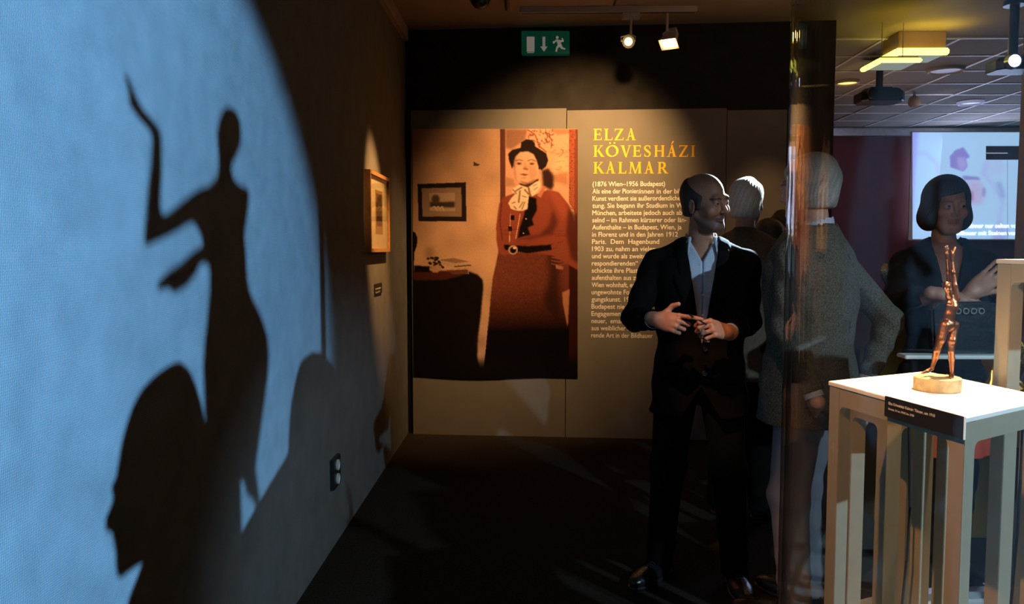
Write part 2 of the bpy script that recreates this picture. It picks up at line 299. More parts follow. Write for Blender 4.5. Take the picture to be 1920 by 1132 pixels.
# heading: serif capitals cut as strokes
def q(x0, y0, x1, y1): return [(x0,y0),(x1,y0),(x1,y1),(x0,y1)]
def stroke(a, b, w): return [(a[0]-w/2, a[1]), (a[0]+w/2, a[1]), (b[0]+w/2, b[1]), (b[0]-w/2, b[1])]
def arcband(pts, ws):
    out = []; n = len(pts)
    L_, R_ = [], []
    for i, p in enumerate(pts):
        d = np.array(pts[min(i+1, n-1)])-np.array(pts[max(i-1, 0)]); d = d/np.linalg.norm(d); nn = np.array([-d[1], d[0]])*ws[i]/2
        L_.append(tuple(np.array(p)+nn)); R_.append(tuple(np.array(p)-nn))
    return [[L_[i], L_[i+1], R_[i+1], R_[i]] for i in range(n-1)]
def ser(cx, y, w=0.30, h=0.055): return q(cx-w/2, y-(h if y > 0.5 else 0), cx+w/2, y+(0 if y > 0.5 else h))
def glyph(c, W):
    S = 0.185; t = 0.08; g = []
    if c in 'EL':
        g += [q(0.10, 0, 0.10+S, 1), ser(0.19, 0, 0.36), ser(0.19, 1, 0.36), q(0.1, 0, W-0.02, t), [(W-0.10, t), (W-0.02, 0.0), (W+0.01, 0.25), (W-0.03, 0.25)]]
        if c == 'E': g += [q(0.1, 1-t, W-0.06, 1), q(0.1, 0.47, W-0.16, 0.47+t), [(W-0.13, 1-t), (W-0.05, 1), (W-0.04, 0.78), (W-0.08, 0.78)], q(W-0.19, 0.38, W-0.14, 0.64)]
    if c == 'Z': g += [q(0.04, 1-t, W-0.04, 1), q(0.02, 0, W-0.03, t), [(0.02, 0.03), (0.22, 0.03), (W-0.04, 0.97), (W-0.24, 0.97)], q(0.04, 0.78, 0.09, 1), [(W-0.10, t), (W-0.03, 0), (W, 0.25), (W-0.04, 0.25)]]
    if c in 'AÁ':
        g += [[(0.12, 0), (0.20, 0), (W/2+0.02, 0.98), (W/2-0.04, 0.98)], [(W-0.30, 0), (W-0.08, 0), (W/2+0.06, 1.04), (W/2-0.08, 1.04)], q(0.24, 0.32, W-0.25, 0.32+t), ser(0.14, 0, 0.28), ser(W-0.17, 0, 0.34)]
        if c == 'Á': g += [[(W/2-0.06, 1.10), (W/2+0.02, 1.10), (W/2+0.20, 1.36), (W/2+0.04, 1.36)]]
    if c == 'K': g += [q(0.10, 0, 0.10+S, 1), ser(0.19, 0, 0.36), ser(0.19, 1, 0.36), [(0.25, 0.42), (0.36, 0.46), (W-0.12, 0.97), (W-0.22, 0.97)], [(0.34, 0.54), (0.50, 0.62), (W+0.02, 0.0), (W-0.22, 0.0)], ser(W-0.20, 1, 0.28), ser(W-0.08, 0, 0.30, 0.05)]
    if c in 'OÖ':
        n = 28; pts = [(W/2+(W/2-0.08)*math.cos(2*math.pi*i/n), 0.5+0.46*math.sin(2*math.pi*i/n)) for i in range(n+1)]
        g += arcband(pts, [0.08+0.13*abs(math.cos(2*math.pi*i/n-0.2))**1.3 for i in range(n+1)])
        if c == 'Ö':
            for cx in (W/2-0.19, W/2+0.19): g.append([(cx+0.085*math.cos(2*math.pi*i/10), 1.19+0.085*math.sin(2*math.pi*i/10)) for i in range(10)])
    if c == 'V': g += [[(0.08, 1), (0.32, 1), (W/2+0.10, -0.03), (W/2-0.04, -0.03)], [(W-0.20, 1), (W-0.11, 1), (W/2+0.06, -0.03), (W/2-0.03, -0.03)], ser(0.18, 1, 0.36), ser(W-0.15, 1, 0.30)]
    if c == 'S':
        ctl = [(W-0.10, 0.80), (W-0.16, 0.93), (W/2, 0.97), (0.14, 0.90), (0.09, 0.74), (0.20, 0.60), (W/2, 0.50), (W-0.15, 0.38), (W-0.09, 0.24), (W-0.18, 0.07), (W/2-0.02, 0.03), (0.14, 0.07), (0.08, 0.22)]
        pts = []
        for i in range(len(ctl)-1):
            p0, p1, p2, p3 = [np.array(ctl[max(0, min(len(ctl)-1, i+j))]) for j in (-1, 0, 1, 2)]
            for u in (0, 0.33, 0.66): pts.append(tuple(0.5*((2*p1)+(-p0+p2)*u+(2*p0-5*p1+4*p2-p3)*u*u+(-p0+3*p1-3*p2+p3)*u**3)))
        pts.append(ctl[-1]); n = len(pts); g += arcband(pts, [0.07+0.13*math.exp(-((i/(n-1)-0.5)/0.22)**2) for i in range(n)])
        g += [q(W-0.12, 0.70, W-0.07, 0.98), q(0.06, 0.02, 0.11, 0.28)]
    if c == 'H': g += [q(0.10, 0, 0.10+S, 1), q(W-0.10-S, 0, W-0.10, 1), q(0.2, 0.47, W-0.2, 0.47+t)] + [ser(cx, y) for cx in (0.19, W-0.19) for y in (0, 1)]
    if c == 'I': g += [q(W/2-S/2, 0, W/2+S/2, 1), ser(W/2, 0, 0.36), ser(W/2, 1, 0.36)]
    if c == 'M': g += [[(0.12, 0), (0.20, 0), (0.27, 1), (0.18, 1)], [(0.16, 1), (0.36, 1), (W/2+0.08, 0.0), (W/2-0.03, 0.0)], [(W-0.27, 1), (W-0.20, 1), (W/2+0.06, 0), (W/2-0.02, 0)], [(W-0.28, 0), (W-0.08, 0), (W-0.12, 1), (W-0.30, 1)], ser(0.15, 0, 0.28), ser(W-0.17, 0, 0.34), ser(0.22, 1, 0.26), ser(W-0.2, 1, 0.28)]
    if c == 'R':
        n = 14; pts = [(0.28, 0.96)]+[(W*0.48+0.20*math.cos(a), 0.72+0.24*math.sin(a)) for a in np.linspace(math.pi/2, -math.pi/2, n)]+[(0.28, 0.48)]
        g += [q(0.10, 0, 0.10+S, 1), ser(0.19, 0, 0.36), ser(0.19, 1, 0.36)] + arcband(pts, [0.08]+[0.08+0.12*math.cos(a) for a in np.linspace(math.pi/2, -math.pi/2, n)]+[0.08]) + [[(0.36, 0.49), (0.52, 0.49), (W+0.02, 0), (W-0.22, 0)], ser(W-0.07, 0, 0.28, 0.05)]
    return g
HEAD = [("ELZA", 263.0, [(70,160),(185,275),(292,392),(415,522)]), ("KÖVESHÁZI", 294.0, [(70,180),(205,335),(355,475),(487,577),(605,682),(712,830),(850,955),(977,1077),(1105,1150)]), ("KALMAR", 325.3, [(70,180),(198,305),(333,420),(443,585),(608,715),(750,858)])]
for word, yb, ext in HEAD:
    bm = bmesh.new()
    for ch, (e0, e1) in zip(word, ext):
        a = PB(1100+e0/5.66, yb); b = PB(1100+e1/5.66, yb); h = (PB(1100+e0/5.66, yb-21.6)-a).length; W = (b-a).length/h; lay = 0
        for poly in glyph(ch, W):
            lay += 1; vs = [bm.verts.new(a + BU*(u*h) + Vector((0,0,1))*(v*h) + BN*(0.0012+lay*0.00002)) for u, v in poly]; bm.faces.new(vs)
    link('heading_line', frombm(bm), M['yellow_ink'], board)
# ------------------------------------------------------------------ painting helper (flat prints): numpy canvas -> colour attribute
def pip(X, Y, poly):
    ins = np.zeros(X.shape, bool); n = len(poly)
    for i in range(n):
        x0, y0 = poly[i]; x1, y1 = poly[(i+1) % n]
        if y0 == y1: continue
        c = ((y0 > Y) != (y1 > Y)) & (X < (x1-x0)*(Y-y0)/(y1-y0)+x0); ins ^= c
    return ins
def blur(a, s):
    if s <= 0: return a
    r = int(3*s+1); k = np.exp(-0.5*(np.arange(-r, r+1)/s)**2); k /= k.sum()
    ap = np.pad(a, ((r, r), (0, 0)), mode='edge'); a = sum(k[i]*ap[i:i+a.shape[0]] for i in range(2*r+1))
    ap = np.pad(a, ((0, 0), (r, r)), mode='edge'); return sum(k[i]*ap[:, i:i+a.shape[1]] for i in range(2*r+1))
class Canvas:
    def __init__(s, x0, y0, x1, y1, nx, ny, base):
        s.ext = (x0, y0, x1, y1); s.X, s.Y = np.meshgrid(np.linspace(x0, x1, nx), np.linspace(y0, y1, ny)); s.C = np.ones((ny, nx, 3))*np.array(base); s.dp = (x1-x0)/(nx-1)
    def lay(s, mask, col, soft=0.7, a=1.0):
        m = blur(mask.astype(float), soft/s.dp)[..., None]*a; s.C = s.C*(1-m)+np.array(col)*m
    def poly(s, pts, col, soft=0.7, a=1.0): s.lay(pip(s.X, s.Y, pts), col, soft, a)
    def ell(s, cx, cy, rx, ry, col, soft=0.7, a=1.0, rot=0):
        c, n = math.cos(R(rot)), math.sin(R(rot)); u = (s.X-cx)*c+(s.Y-cy)*n; v = -(s.X-cx)*n+(s.Y-cy)*c; s.lay((u/rx)**2+(v/ry)**2 < 1, col, soft, a)
    def line(s, pts, w, col, soft=0.5, a=1.0):
        m = np.zeros(s.X.shape, bool)
        for (x0, y0), (x1, y1) in zip(pts, pts[1:]):
            dx, dy = x1-x0, y1-y0; t = np.clip(((s.X-x0)*dx+(s.Y-y0)*dy)/(dx*dx+dy*dy+1e-9), 0, 1); m |= (s.X-x0-t*dx)**2+(s.Y-y0-t*dy)**2 < (w/2)**2
        s.lay(m, col, soft, a)
    def mesh(s, fn, name, m, parent):
        ny, nx = s.X.shape; co = np.array([list(fn(s.X[j, i], s.Y[j, i])) for j in range(ny) for i in range(nx)])
        idx = np.arange(nx*ny).reshape(ny, nx); f = np.stack([idx[:-1, :-1], idx[1:, :-1], idx[1:, 1:], idx[:-1, 1:]], -1).reshape(-1, 4)
        me = qmesh(co, f, name); setcol(me, s.C.reshape(-1, 3)); return link(name, me, m, parent)
def qmesh(v, f, name='q'):
    me = bpy.data.meshes.new(name); me.vertices.add(len(v)); me.vertices.foreach_set('co', np.asarray(v, np.float32).ravel())
    me.loops.add(len(f)*4); me.loops.foreach_set('vertex_index', np.asarray(f, np.int32).ravel()); me.polygons.add(len(f))
    me.polygons.foreach_set('loop_start', np.arange(0, len(f)*4, 4, dtype=np.int32)); me.update(calc_edges=True); me.validate(); return me
def setcol(me, c):
    a = me.color_attributes.new('col', 'FLOAT_COLOR', 'POINT'); c = np.asarray(c, np.float32); a.data.foreach_set('color', np.concatenate([c, np.ones((len(c), 1), np.float32)], 1).ravel())
# ------------------------------------------------------------------ big photograph print on the board
def c1(p): return [(760+x/4.354, 220+y/4.354) for x, y in p]
def c2(p): return [(760+x/4.354, 470+y/4.354) for x, y in p]
cv = Canvas(773, 241, 1083, 710, 373, 564, (0.50, 0.275, 0.155))
K = (0.004, 0.002, 0.0015); JK = (0.20, 0.042, 0.022)
gx = (cv.X-773)/310; gy = (cv.Y-241)/470
n_ = np.kron(rng.normal(size=(24, 16)), np.ones((24, 24)))[:564, :373]; n_ = blur(n_, 13); cv.C *= (1+0.10*n_[..., None]*2)
cv.C *= (1-0.18*(1-gy[..., None])*(1-gx[..., None]))
for x_ in (350, 520, 640): cv.line(c1([(x_, 110), (x_+10, 700)]), 0.8, (0.36, 0.22, 0.15), 0.5, 0.3)
cv.line(c1([(495, 640), (770, 640)]), 0.8, (0.3, 0.17, 0.1), 0.4, 0.5)
cv.line(c1([(510, 720), (600, 715), (650, 760), (665, 900)]), 0.8, (0.33, 0.2, 0.12), 0.4, 0.5)
cv.poly(c1([(555, 355), (580, 372), (612, 380), (590, 395), (555, 395)]), (0.06, 0.03, 0.02), 0.5)
# tapestry behind the woman
cv.poly(c1([(775, 95), (815, 95), (815, 700), (775, 700)]), (0.10, 0.03, 0.02), 0.4)
cv.poly(c1([(815, 95), (1340, 95), (1340, 1100), (815, 1100)]), (0.55, 0.27, 0.16), 0.4)
cv.poly(c1([(815, 95), (1000, 95), (980, 180), (870, 260), (815, 250)]), (0.22, 0.10, 0.06), 2.0, 0.9)
cv.poly(c1([(1180, 95), (1340, 95), (1340, 130), (1240, 140)]), (0.3, 0.1, 0.05), 1.5, 0.7)
for i in range(46):
    a = rng.uniform(0, 6.28); x_, y_ = rng.uniform(1000, 1215), rng.uniform(100, 240)
    cv.ell(*c1([(x_, y_)])[0], rng.uniform(1.5, 4.5), rng.uniform(0.8, 1.8), (0.17, 0.05, 0.03), 0.4, 0.8, rng.uniform(0, 180))
cv.line(c1([(1000, 100), (1060, 140), (1090, 230), (1150, 280)]), 2.2, (0.2, 0.06, 0.03), 0.5)
cv.line(c1([(1140, 120), (1195, 180), (1190, 250)]), 2.2, (0.2, 0.06, 0.03), 0.5)
cv.ell(*c1([(1270, 430)])[0], 15, 26, (0.62, 0.33, 0.19), 4)
cv.poly(c1([(1180, 470), (1330, 440), (1330, 560), (1190, 520)]), (0.26, 0.09, 0.04), 2.5, 0.7)
for i in range(26): cv.ell(*c1([(rng.uniform(1180, 1330), rng.uniform(260, 480))])[0], rng.uniform(2, 7), rng.uniform(0.6, 1.5), (0.36, 0.14, 0.07), 0.6, 0.6, rng.uniform(-20, 20))
cv.line(c1([(1255, 320), (1280, 300), (1290, 270), (1270, 260)]), 1.2, (0.2, 0.06, 0.03), 0.4)
cv.poly(c1([(815, 480), (880, 500), (900, 560), (815, 560)]), (0.3, 0.14, 0.08), 1.5, 0.7)
cv.poly(c1([(1110, 430), (1170, 410), (1210, 470), (1215, 560), (1190, 600), (1120, 560)]), (0.03, 0.01, 0.008), 2.0)
cv.poly(c1([(1337, 95), (1385, 95), (1385, 780), (1337, 700)]), (0.28, 0.07, 0.035), 0.5)
for i in range(120): cv.ell(*c1([(rng.uniform(1337, 1385), rng.uniform(95, 780))])[0], 0.9, 0.9, (0.09, 0.02, 0.012), 0.3, 0.7)
cv.poly(c1([(1385, 95), (1415, 95), (1415, 2000), (1375, 2000)]), (0.11, 0.02, 0.012), 0.5)
cv.line(c1([(1395, 100), (1392, 900)]), 1.4, (0.24, 0.06, 0.03), 0.5)
# framed landscape on the wall
cv.poly(c1([(96, 545), (492, 526), (498, 847), (104, 851)]), (0.012, 0.007, 0.006), 0.5)
cv.poly(c1([(132, 580), (455, 570), (458, 806), (138, 811)]), (0.20, 0.12, 0.075), 0.5)
cv.poly(c1([(194, 618), (403, 612), (406, 765), (197, 766)]), (0.30, 0.19, 0.12), 0.4)
cv.poly(c1([(194, 690), (403, 685), (404, 735), (196, 735)]), (0.03, 0.02, 0.015), 1.4)
cv.ell(*c1([(245, 668)])[0], 8, 9, (0.05, 0.03, 0.02), 1.5)
for i in range(3): cv.line(c1([(205+i*35, 745), (235+i*32, 728), (262+i*25, 762)]), 2.2, (0.42, 0.28, 0.18), 0.5)
# table with statuette, plant and books
cv.poly(c1([(50, 930), (78, 945), (96, 985), (92, 1050), (70, 1110), (64, 1260), (50, 1260)]), K, 0.6)
cv.ell(*c1([(195, 1110)])[0], 9, 12, (0.18, 0.09, 0.05), 4, 0.6)
cv.poly(c2([(50, 170), (330, 165), (520, 165), (590, 190), (632, 235), (636, 300), (615, 520), (592, 700), (585, 860), (630, 1100), (50, 1100)]), K, 1.2)
cv.poly(c2([(55, 175), (330, 165), (480, 190), (320, 235), (55, 250)]), (0.055, 0.012, 0.008), 1.2)
cv.poly(c2([(64, 125), (190, 130), (200, 180), (64, 180)]), K, 0.8)
for i in range(26): cv.ell(*c2([(rng.uniform(180, 310), rng.uniform(55, 140))])[0], 3, 2.4, (0.02, 0.01, 0.008), 0.5, 1)
cv.poly(c2([(205, 125), (285, 122), (290, 150), (260, 180), (215, 178)]), (0.38, 0.2, 0.11), 0.6)
cv.poly(c2([(275, 75), (390, 57), (520, 85), (400, 102)]), (0.22, 0.12, 0.07), 0.4)
cv.poly(c2([(275, 77), (400, 100), (525, 88), (535, 125), (380, 142), (300, 115)]), (0.42, 0.25, 0.16), 0.4)
cv.line(c2([(400, 128), (530, 115)]), 2.5, (0.10, 0.04, 0.02), 0.4)
cv.poly(c2([(330, 155), (510, 143), (514, 185), (380, 192)]), (0.10, 0.035, 0.02), 0.4)
cv.line(c2([(345, 158), (508, 147), (512, 185)]), 1.0, (0.4, 0.22, 0.13), 0.3)
# skirt, gap, stick
cv.poly(c2([(762, -20), (735, 110), (710, 220), (690, 400), (683, 560), (665, 720), (645, 850), (620, 1100), (1410, 1100), (1410, -20)]), (0.125, 0.030, 0.017), 0.7)
sk = blur(rng.normal(size=cv.X.shape), 1.2); cv.C *= 1+0.35*sk[..., None]*(cv.Y > 470)[..., None]*pip(cv.X, cv.Y, c2([(762, -20), (690, 400), (645, 850), (1300, 850), (1300, -20)]))[..., None]
d_ = np.clip((cv.Y-535)/85, 0, 1); inn = pip(cv.X, cv.Y, c2([(762, -20), (690, 400), (645, 870), (620, 1100), (1410, 1100), (1410, -20)])); cv.C = cv.C*(1-inn[..., None]*0.98*d_[..., None])
cv.poly(c2([(1150, 0), (1260, 60), (1260, 620), (1120, 420), (1175, 200)]), (0.02, 0.006, 0.004), 5, 0.85)
cv.poly(c2([(1335, -200), (1410, -200), (1410, 1100), (1335, 1100)]), (0.03, 0.006, 0.004), 0.8)
cv.poly(c2([(1340, 318), (1282, 345), (1284, 420), (1310, 560), (1325, 630)]), (0.40, 0.16, 0.085), 0.8)
cv.lay(cv.Y > 672, K, 7, 1.0); cv.poly(c2([(596, 780), (640, 780), (640, 700), (600, 700)]), (0.16, 0.04, 0.02), 5, 0.5)
# jacket
cv.poly(c1([(880, 620), (800, 650), (765, 700), (750, 800), (738, 900), (742, 1000), (760, 1110), (800, 1120), (1000, 1100), (1200, 1130), (1410, 1250), (1410, 950), (1340, 720), (1250, 610), (1160, 590), (1040, 640)]), JK, 0.8)
cv.poly(c1([(1000, 640), (1070, 660), (1075, 760), (1035, 830), (1050, 880), (1000, 900), (1020, 960), (915, 985), (930, 900), (965, 800)]), K, 1.0)
cv.poly(c1([(1160, 640), (1200, 760), (1170, 880), (1090, 960), (960, 975), (1000, 1000), (1200, 960), (1250, 860)]), (0.05, 0.01, 0.007), 3.0, 0.8)
cv.poly(c1([(1160, 590), (1240, 610), (1300, 680), (1330, 780), (1290, 850), (1220, 700)]), (0.26, 0.055, 0.028), 3, 0.8)
cv.poly(c1([(1330, 740), (1410, 800), (1410, 1200), (1350, 1150), (1310, 950)]), (0.05, 0.01, 0.006), 3, 0.9)
cv.poly(c1([(1075, 640), (1125, 560), (1148, 568), (1105, 655)]), (0.40, 0.14, 0.08), 0.6)
cv.line(c1([(785, 690), (770, 850), (790, 1000)]), 2, (0.07, 0.014, 0.009), 1.0)
cv.poly(c1([(855, 760), (930, 755), (920, 900), (905, 1020), (845, 1020)]), (0.22, 0.046, 0.024), 0.7)
for a_, b_ in (((858, 790), (848, 1015)), ((936, 790), (900, 985))): cv.line(c1([a_, b_]), 1.3, (0.60, 0.33, 0.20), 0.3)
for x_, y_ in ((872, 818), (853, 908)): cv.poly(c1([(x_-16, y_-20), (x_+16, y_-22), (x_+17, y_+18), (x_-14, y_+20)]), K, 0.4)
for x_, y_ in ((984, 828), (962, 945)): cv.ell(*c1([(x_, y_)])[0], 1.3, 1.1, (0.6, 0.4, 0.3), 0.3)
for i in range(16): x_, y_ = rng.uniform(760, 1300), rng.uniform(900, 1090); cv.line(c1([(x_, y_), (x_+rng.uniform(40, 90), y_+rng.uniform(-30, 10))]), 1.6, (0.07, 0.014, 0.009), 0.9, 0.6)
cv.poly(c1([(800, 1035), (1000, 1050), (1190, 1040), (1195, 1085), (1000, 1110), (810, 1080)]), K, 0.8)
cv.ell(*c1([(878, 1080)])[0], 8.8, 8.8, (0.40, 0.22, 0.14), 0.5); cv.ell(*c1([(878, 1082)])[0], 6.2, 6.0, K, 0.6); cv.ell(*c1([(890, 1065)])[0], 3, 2, (0.7, 0.5, 0.35), 0.5)
for i in range(5): cv.line(c2([(1195, 5+i*26), (1250, 14+i*27), (1330, 0+i*26)]), 2.4, (0.19, 0.05, 0.028), 0.6)
cv.poly(c2([(1225, 115), (1290, 135), (1285, 158), (1230, 150)]), (0.30, 0.12, 0.07), 0.6)
# head
cv.poly(c1([(930, 520), (1090, 500), (1085, 560), (1000, 620), (930, 570)]), (0.06, 0.02, 0.012), 1.0)
HR = (0.014, 0.007, 0.006)
cv.poly(c1([(870, 420), (845, 350), (838, 295), (870, 262), (940, 245), (945, 200), (985, 176), (1035, 180), (1060, 210), (1062, 235), (1110, 265), (1150, 290), (1168, 350), (1150, 400), (1105, 440), (1060, 400), (880, 400)]), HR, 0.7)
FC = (0.56, 0.30, 0.185)
cv.poly(c1([(888, 380), (900, 320), (940, 282), (1000, 278), (1045, 300), (1068, 345), (1085, 400), (1088, 440), (1082, 490), (1040, 525), (975, 545), (925, 530), (900, 490), (888, 440)]), FC, 0.9)
cv.poly(c1([(880, 400), (892, 340), (915, 300), (900, 400), (905, 500), (925, 535), (895, 500)]), (0.3, 0.13, 0.075), 1.2, 0.7)
cv.poly(c1([(1000, 390), (1060, 400), (1080, 470), (1030, 520), (1010, 470)]), (0.40, 0.19, 0.11), 2.2, 0.7)
cv.poly(c1([(925, 515), (1000, 530), (1060, 500), (1040, 530), (975, 548)]), (0.22, 0.09, 0.05), 0.9, 0.8)
cv.ell(*c1([(1100, 442)])[0], 2.6, 4.6, (0.42, 0.2, 0.12), 0.5)
cv.line(c1([(900, 352), (930, 343), (958, 352)]), 2.0, (0.16, 0.06, 0.035), 0.7); cv.line(c1([(1000, 352), (1030, 343), (1064, 356)]), 2.0, (0.16, 0.06, 0.035), 0.7)
cv.ell(*c1([(928, 374)])[0], 6, 3.0, (0.26, 0.11, 0.06), 0.9, 0.8); cv.ell(*c1([(1034, 376)])[0], 6, 3.0, (0.26, 0.11, 0.06), 0.9, 0.8)
cv.ell(*c1([(928, 376)])[0], 3.4, 1.6, (0.06, 0.02, 0.015), 0.5); cv.ell(*c1([(1034, 378)])[0], 3.4, 1.6, (0.06, 0.02, 0.015), 0.5)
cv.poly(c1([(968, 360), (985, 365), (1002, 415), (995, 428), (958, 420)]), (0.42, 0.20, 0.115), 1.0, 0.8); cv.poly(c1([(955, 415), (975, 408), (1003, 418), (998, 431), (970, 425)]), (0.20, 0.08, 0.045), 0.7, 0.9)
cv.poly(c1([(930, 462), (965, 456), (1010, 464), (975, 478)]), (0.20, 0.065, 0.04), 0.5); cv.line(c1([(945, 492), (985, 492)]), 1.5, (0.34, 0.16, 0.09), 0.8)
# bow
BW_ = (0.62, 0.45, 0.31)
cv.poly(c1([(868, 610), (885, 575), (930, 548), (1000, 572), (1060, 530), (1098, 513), (1105, 560), (1080, 605), (1035, 645), (1010, 620), (1000, 700), (995, 748), (960, 760), (925, 762), (895, 755), (860, 745), (852, 722), (838, 700), (862, 660), (900, 620)]), BW_, 0.6)
for a_, b_, w_ in (((900, 600), (950, 570), 3), ((935, 600), (925, 690), 3.4), ((975, 590), (1005, 625), 3.2), ((1005, 575), (1020, 640), 4), ((870, 700), (895, 690), 2), ((885, 725), (905, 745), 2), ((930, 735), (960, 690), 2.2), ((950, 750), (975, 690), 2), ((1040, 560), (1075, 545), 1.6), ((880, 590), (905, 620), 2.4), ((1050, 590), (1080, 570), 1.6), ((955, 640), (985, 650), 2)):
    cv.line(c1([a_, b_]), w_, (0.17, 0.07, 0.04), 0.6, 0.9)
cv.C *= 1+0.05*rng.normal(size=cv.X.shape)[..., None]; cv.C = np.clip(cv.C, 0.001, 0.9)
def posterpt(x_, y_):
    v = (y_-241)/469; yb = 707 + 2.5*math.sin((x_-790)/60.0)+ (x_-773)*0.012
    return PB(x_ + (775-773)*v*0 + 2*v*(1-(x_-773)/310), 241.5+(yb-241.5)*v, 0.004+0.004*v*math.sin((x_-773)/70.0)**2)
pst = cv.mesh(posterpt, 'photo_poster', M['print'], None); center(pst)
sm = pst.modifiers.new('thick', 'SOLIDIFY'); sm.thickness = 0.0015
tag(pst, 'large sepia photograph print of a standing woman in long skirt and bow beside a table', 'poster')
# ------------------------------------------------------------------ small framed drawing, its label, the wall socket (left wall)
def PL(px, py, off=0.0): return PX(px, py, XL+off)
fa, fb = PL(683, 317), PL(720.5, 325); y0, y1 = fa.y, fb.y; z1 = fa.z; z0 = PL(683, 473).z
fr = empty('framed_picture', (XL, (y0+y1)/2, z0), 'small framed dark drawing in wide cream mount hanging on the left wall', 'picture')
dp = 0.035; fw = 0.022
def frm(bm):
    for lo, hi in (((y0, z0), (y0+fw, z1)), ((y1-fw, z0), (y1, z1)), ((y0+fw, z0), (y1-fw, z0+fw)), ((y0+fw, z1-fw), (y1-fw, z1))): box(bm, (XL+0.001, lo[0], lo[1]), (XL+dp, hi[0], hi[1]))
mk('frame', M['frame'], frm, fr)
mk('mount_board', M['mount'], slab((XL+0.004, y0+fw, z0+fw), (XL+0.02, y1-fw, z1-fw)), fr)
yc, zc = (y0+y1)/2+0.01, (z0+z1)/2+0.005
dr = Canvas(0, 0, 100, 170, 50, 84, (0.42, 0.24, 0.10)); dr.poly([(14, 14), (88, 14), (88, 140), (14, 140)], (0.10, 0.055, 0.025), 1)
for i in range(26): dr.line([(20+i*2.6, rng.uniform(20, 70)), (20+i*2.6+rng.uniform(-6, 6), rng.uniform(80, 138))], 1.6, (0.03, 0.018, 0.01), 0.8, 0.8)
dr.ell(38, 60, 7, 12, (0.2, 0.12, 0.06), 2, 0.8); dr.ell(62, 52, 6, 10, (0.18, 0.1, 0.05), 2, 0.7)
dr.mesh(lambda x_, y_: Vector((XL+0.0215, yc-0.12+x_*0.0024, zc+0.135-y_*0.00158)), 'drawing', M['print'], fr)
mk('picture_glass', M['glass'], slab((XL+0.026, y0+fw, z0+fw), (XL+0.028, y1-fw, z1-fw)), fr)
l0, l1 = PL(701, 533), PL(714.5, 549); lab = empty('wall_label', (XL, (l0.y+l1.y)/2, l1.z), 'small black label with tiny lettering below the framed picture', 'label')
mk('label_card', M['plate'], slab((XL, l0.y, l1.z), (XL+0.006, l1.y, l0.z)), lab)
for k, s in enumerate(("Elza Kövesházi Kalmár", "Tusche, um 1910")):
    place_text(textmesh(s, 1), Vector((XL+0.006, l0.y+0.02, l0.z-0.035-k*0.022)), Vector((0, 1, 0)), Vector((0, 0, 1)), (l1.y-l0.y)*0.75-k*0.04, 0.017, m=M['ink'], parent=lab, name='lettering', out=Vector((1, 0, 0)), lift=0.0005)
s0, s1 = PL(617, 868), PL(633, 903); so = empty('wall_socket', (XL, (s0.y+s1.y)/2, s1.z), 'double wall socket with two round white inserts low on the left wall', 'socket')
mk('socket_plate', M['dark_plastic'], slab((XL, s0.y+0.01, s1.z), (XL+0.02, s1.y-0.01, s0.z+0.01)), so, bevel=0.003)
for k in (0, 1):
    zc_ = s1.z+(s0.z+0.01-s1.z)*(0.27+0.46*k); X90 = Matrix.Rotation(math.pi/2, 3, 'Y')
    mk('socket_insert', M['white_plastic'], lambda bm: lathe(bm, (XL+0.02, (s0.y+s1.y)/2, zc_), [(0.001, 0.002), (0.018, 0.002), (0.022, 0.008), (0.026, 0.008), (0.027, 0.0), (0.001, -0.001)], 20, X90), so, smooth=True)
# ------------------------------------------------------------------ exit sign
def ES(px, py, off=0.0): return PB(px, py, off)
es = empty('exit_sign', PB(1023, 104, 0).copy(), 'green emergency exit sign with running man, arrow and door under the ceiling', 'sign')
ea, eb = PB(980, 63, 0.0), PB(1067.5, 104.5, 0.0)
def esq(x0, y0, x1, y1, t0, t1):
    def f(bm):
        a = [PB(x, y, t0) for x, y in ((x0, y1), (x1, y1), (x1, y0), (x0, y0))]; b = [p + BN*(t1-t0) for p in a]; hexa(bm, a+b)
    return f
mk('sign_case', M['green'], esq(979, 63, 1068, 105, -0.05, 0.03), es, bevel=0.004)
SYM = mat('glowing_symbol', (0.75, 0.70, 0.62), 0.5, emit=0.16, noise=(10, 0.03))  # faint glow added so the dim sign symbols show
def sympoly(polys, name):
    bm = bmesh.new()
    for p in polys: prism(bm, [PB(600+x/2.1333, y/2.1333, 0.0305) for x, y in p], BN*0.002)
    link(name, frombm(bm), SYM, es)
sympoly([[(827, 147), (858, 147), (858, 207), (827, 207)], [(829, 209), (856, 209), (856, 212), (829, 212)]], 'door_symbol')
sympoly([[(890, 147), (901, 147), (901, 188), (890, 188)], [(881, 186), (910, 186), (896, 207)]], 'arrow_symbol')
run = [[(949+6*math.cos(t), 150+6.5*math.sin(t)) for t in np.linspace(0, 6.0, 12)], [(944, 158), (962, 160), (966, 180), (952, 184)], [(944, 158), (946, 166), (938, 171), (936, 165)], [(932, 164), (940, 166), (937, 176), (931, 173)],
       [(960, 162), (974, 160), (974, 167), (962, 169)], [(966, 152), (972, 153), (975, 166), (969, 166)], [(953, 180), (966, 178), (972, 190), (963, 194)], [(963, 187), (981, 193), (981, 199), (964, 195)],
       [(952, 178), (962, 184), (950, 195), (944, 190)], [(945, 189), (951, 194), (948, 208), (941, 206)]]
sympoly(run, 'running_man_symbol')
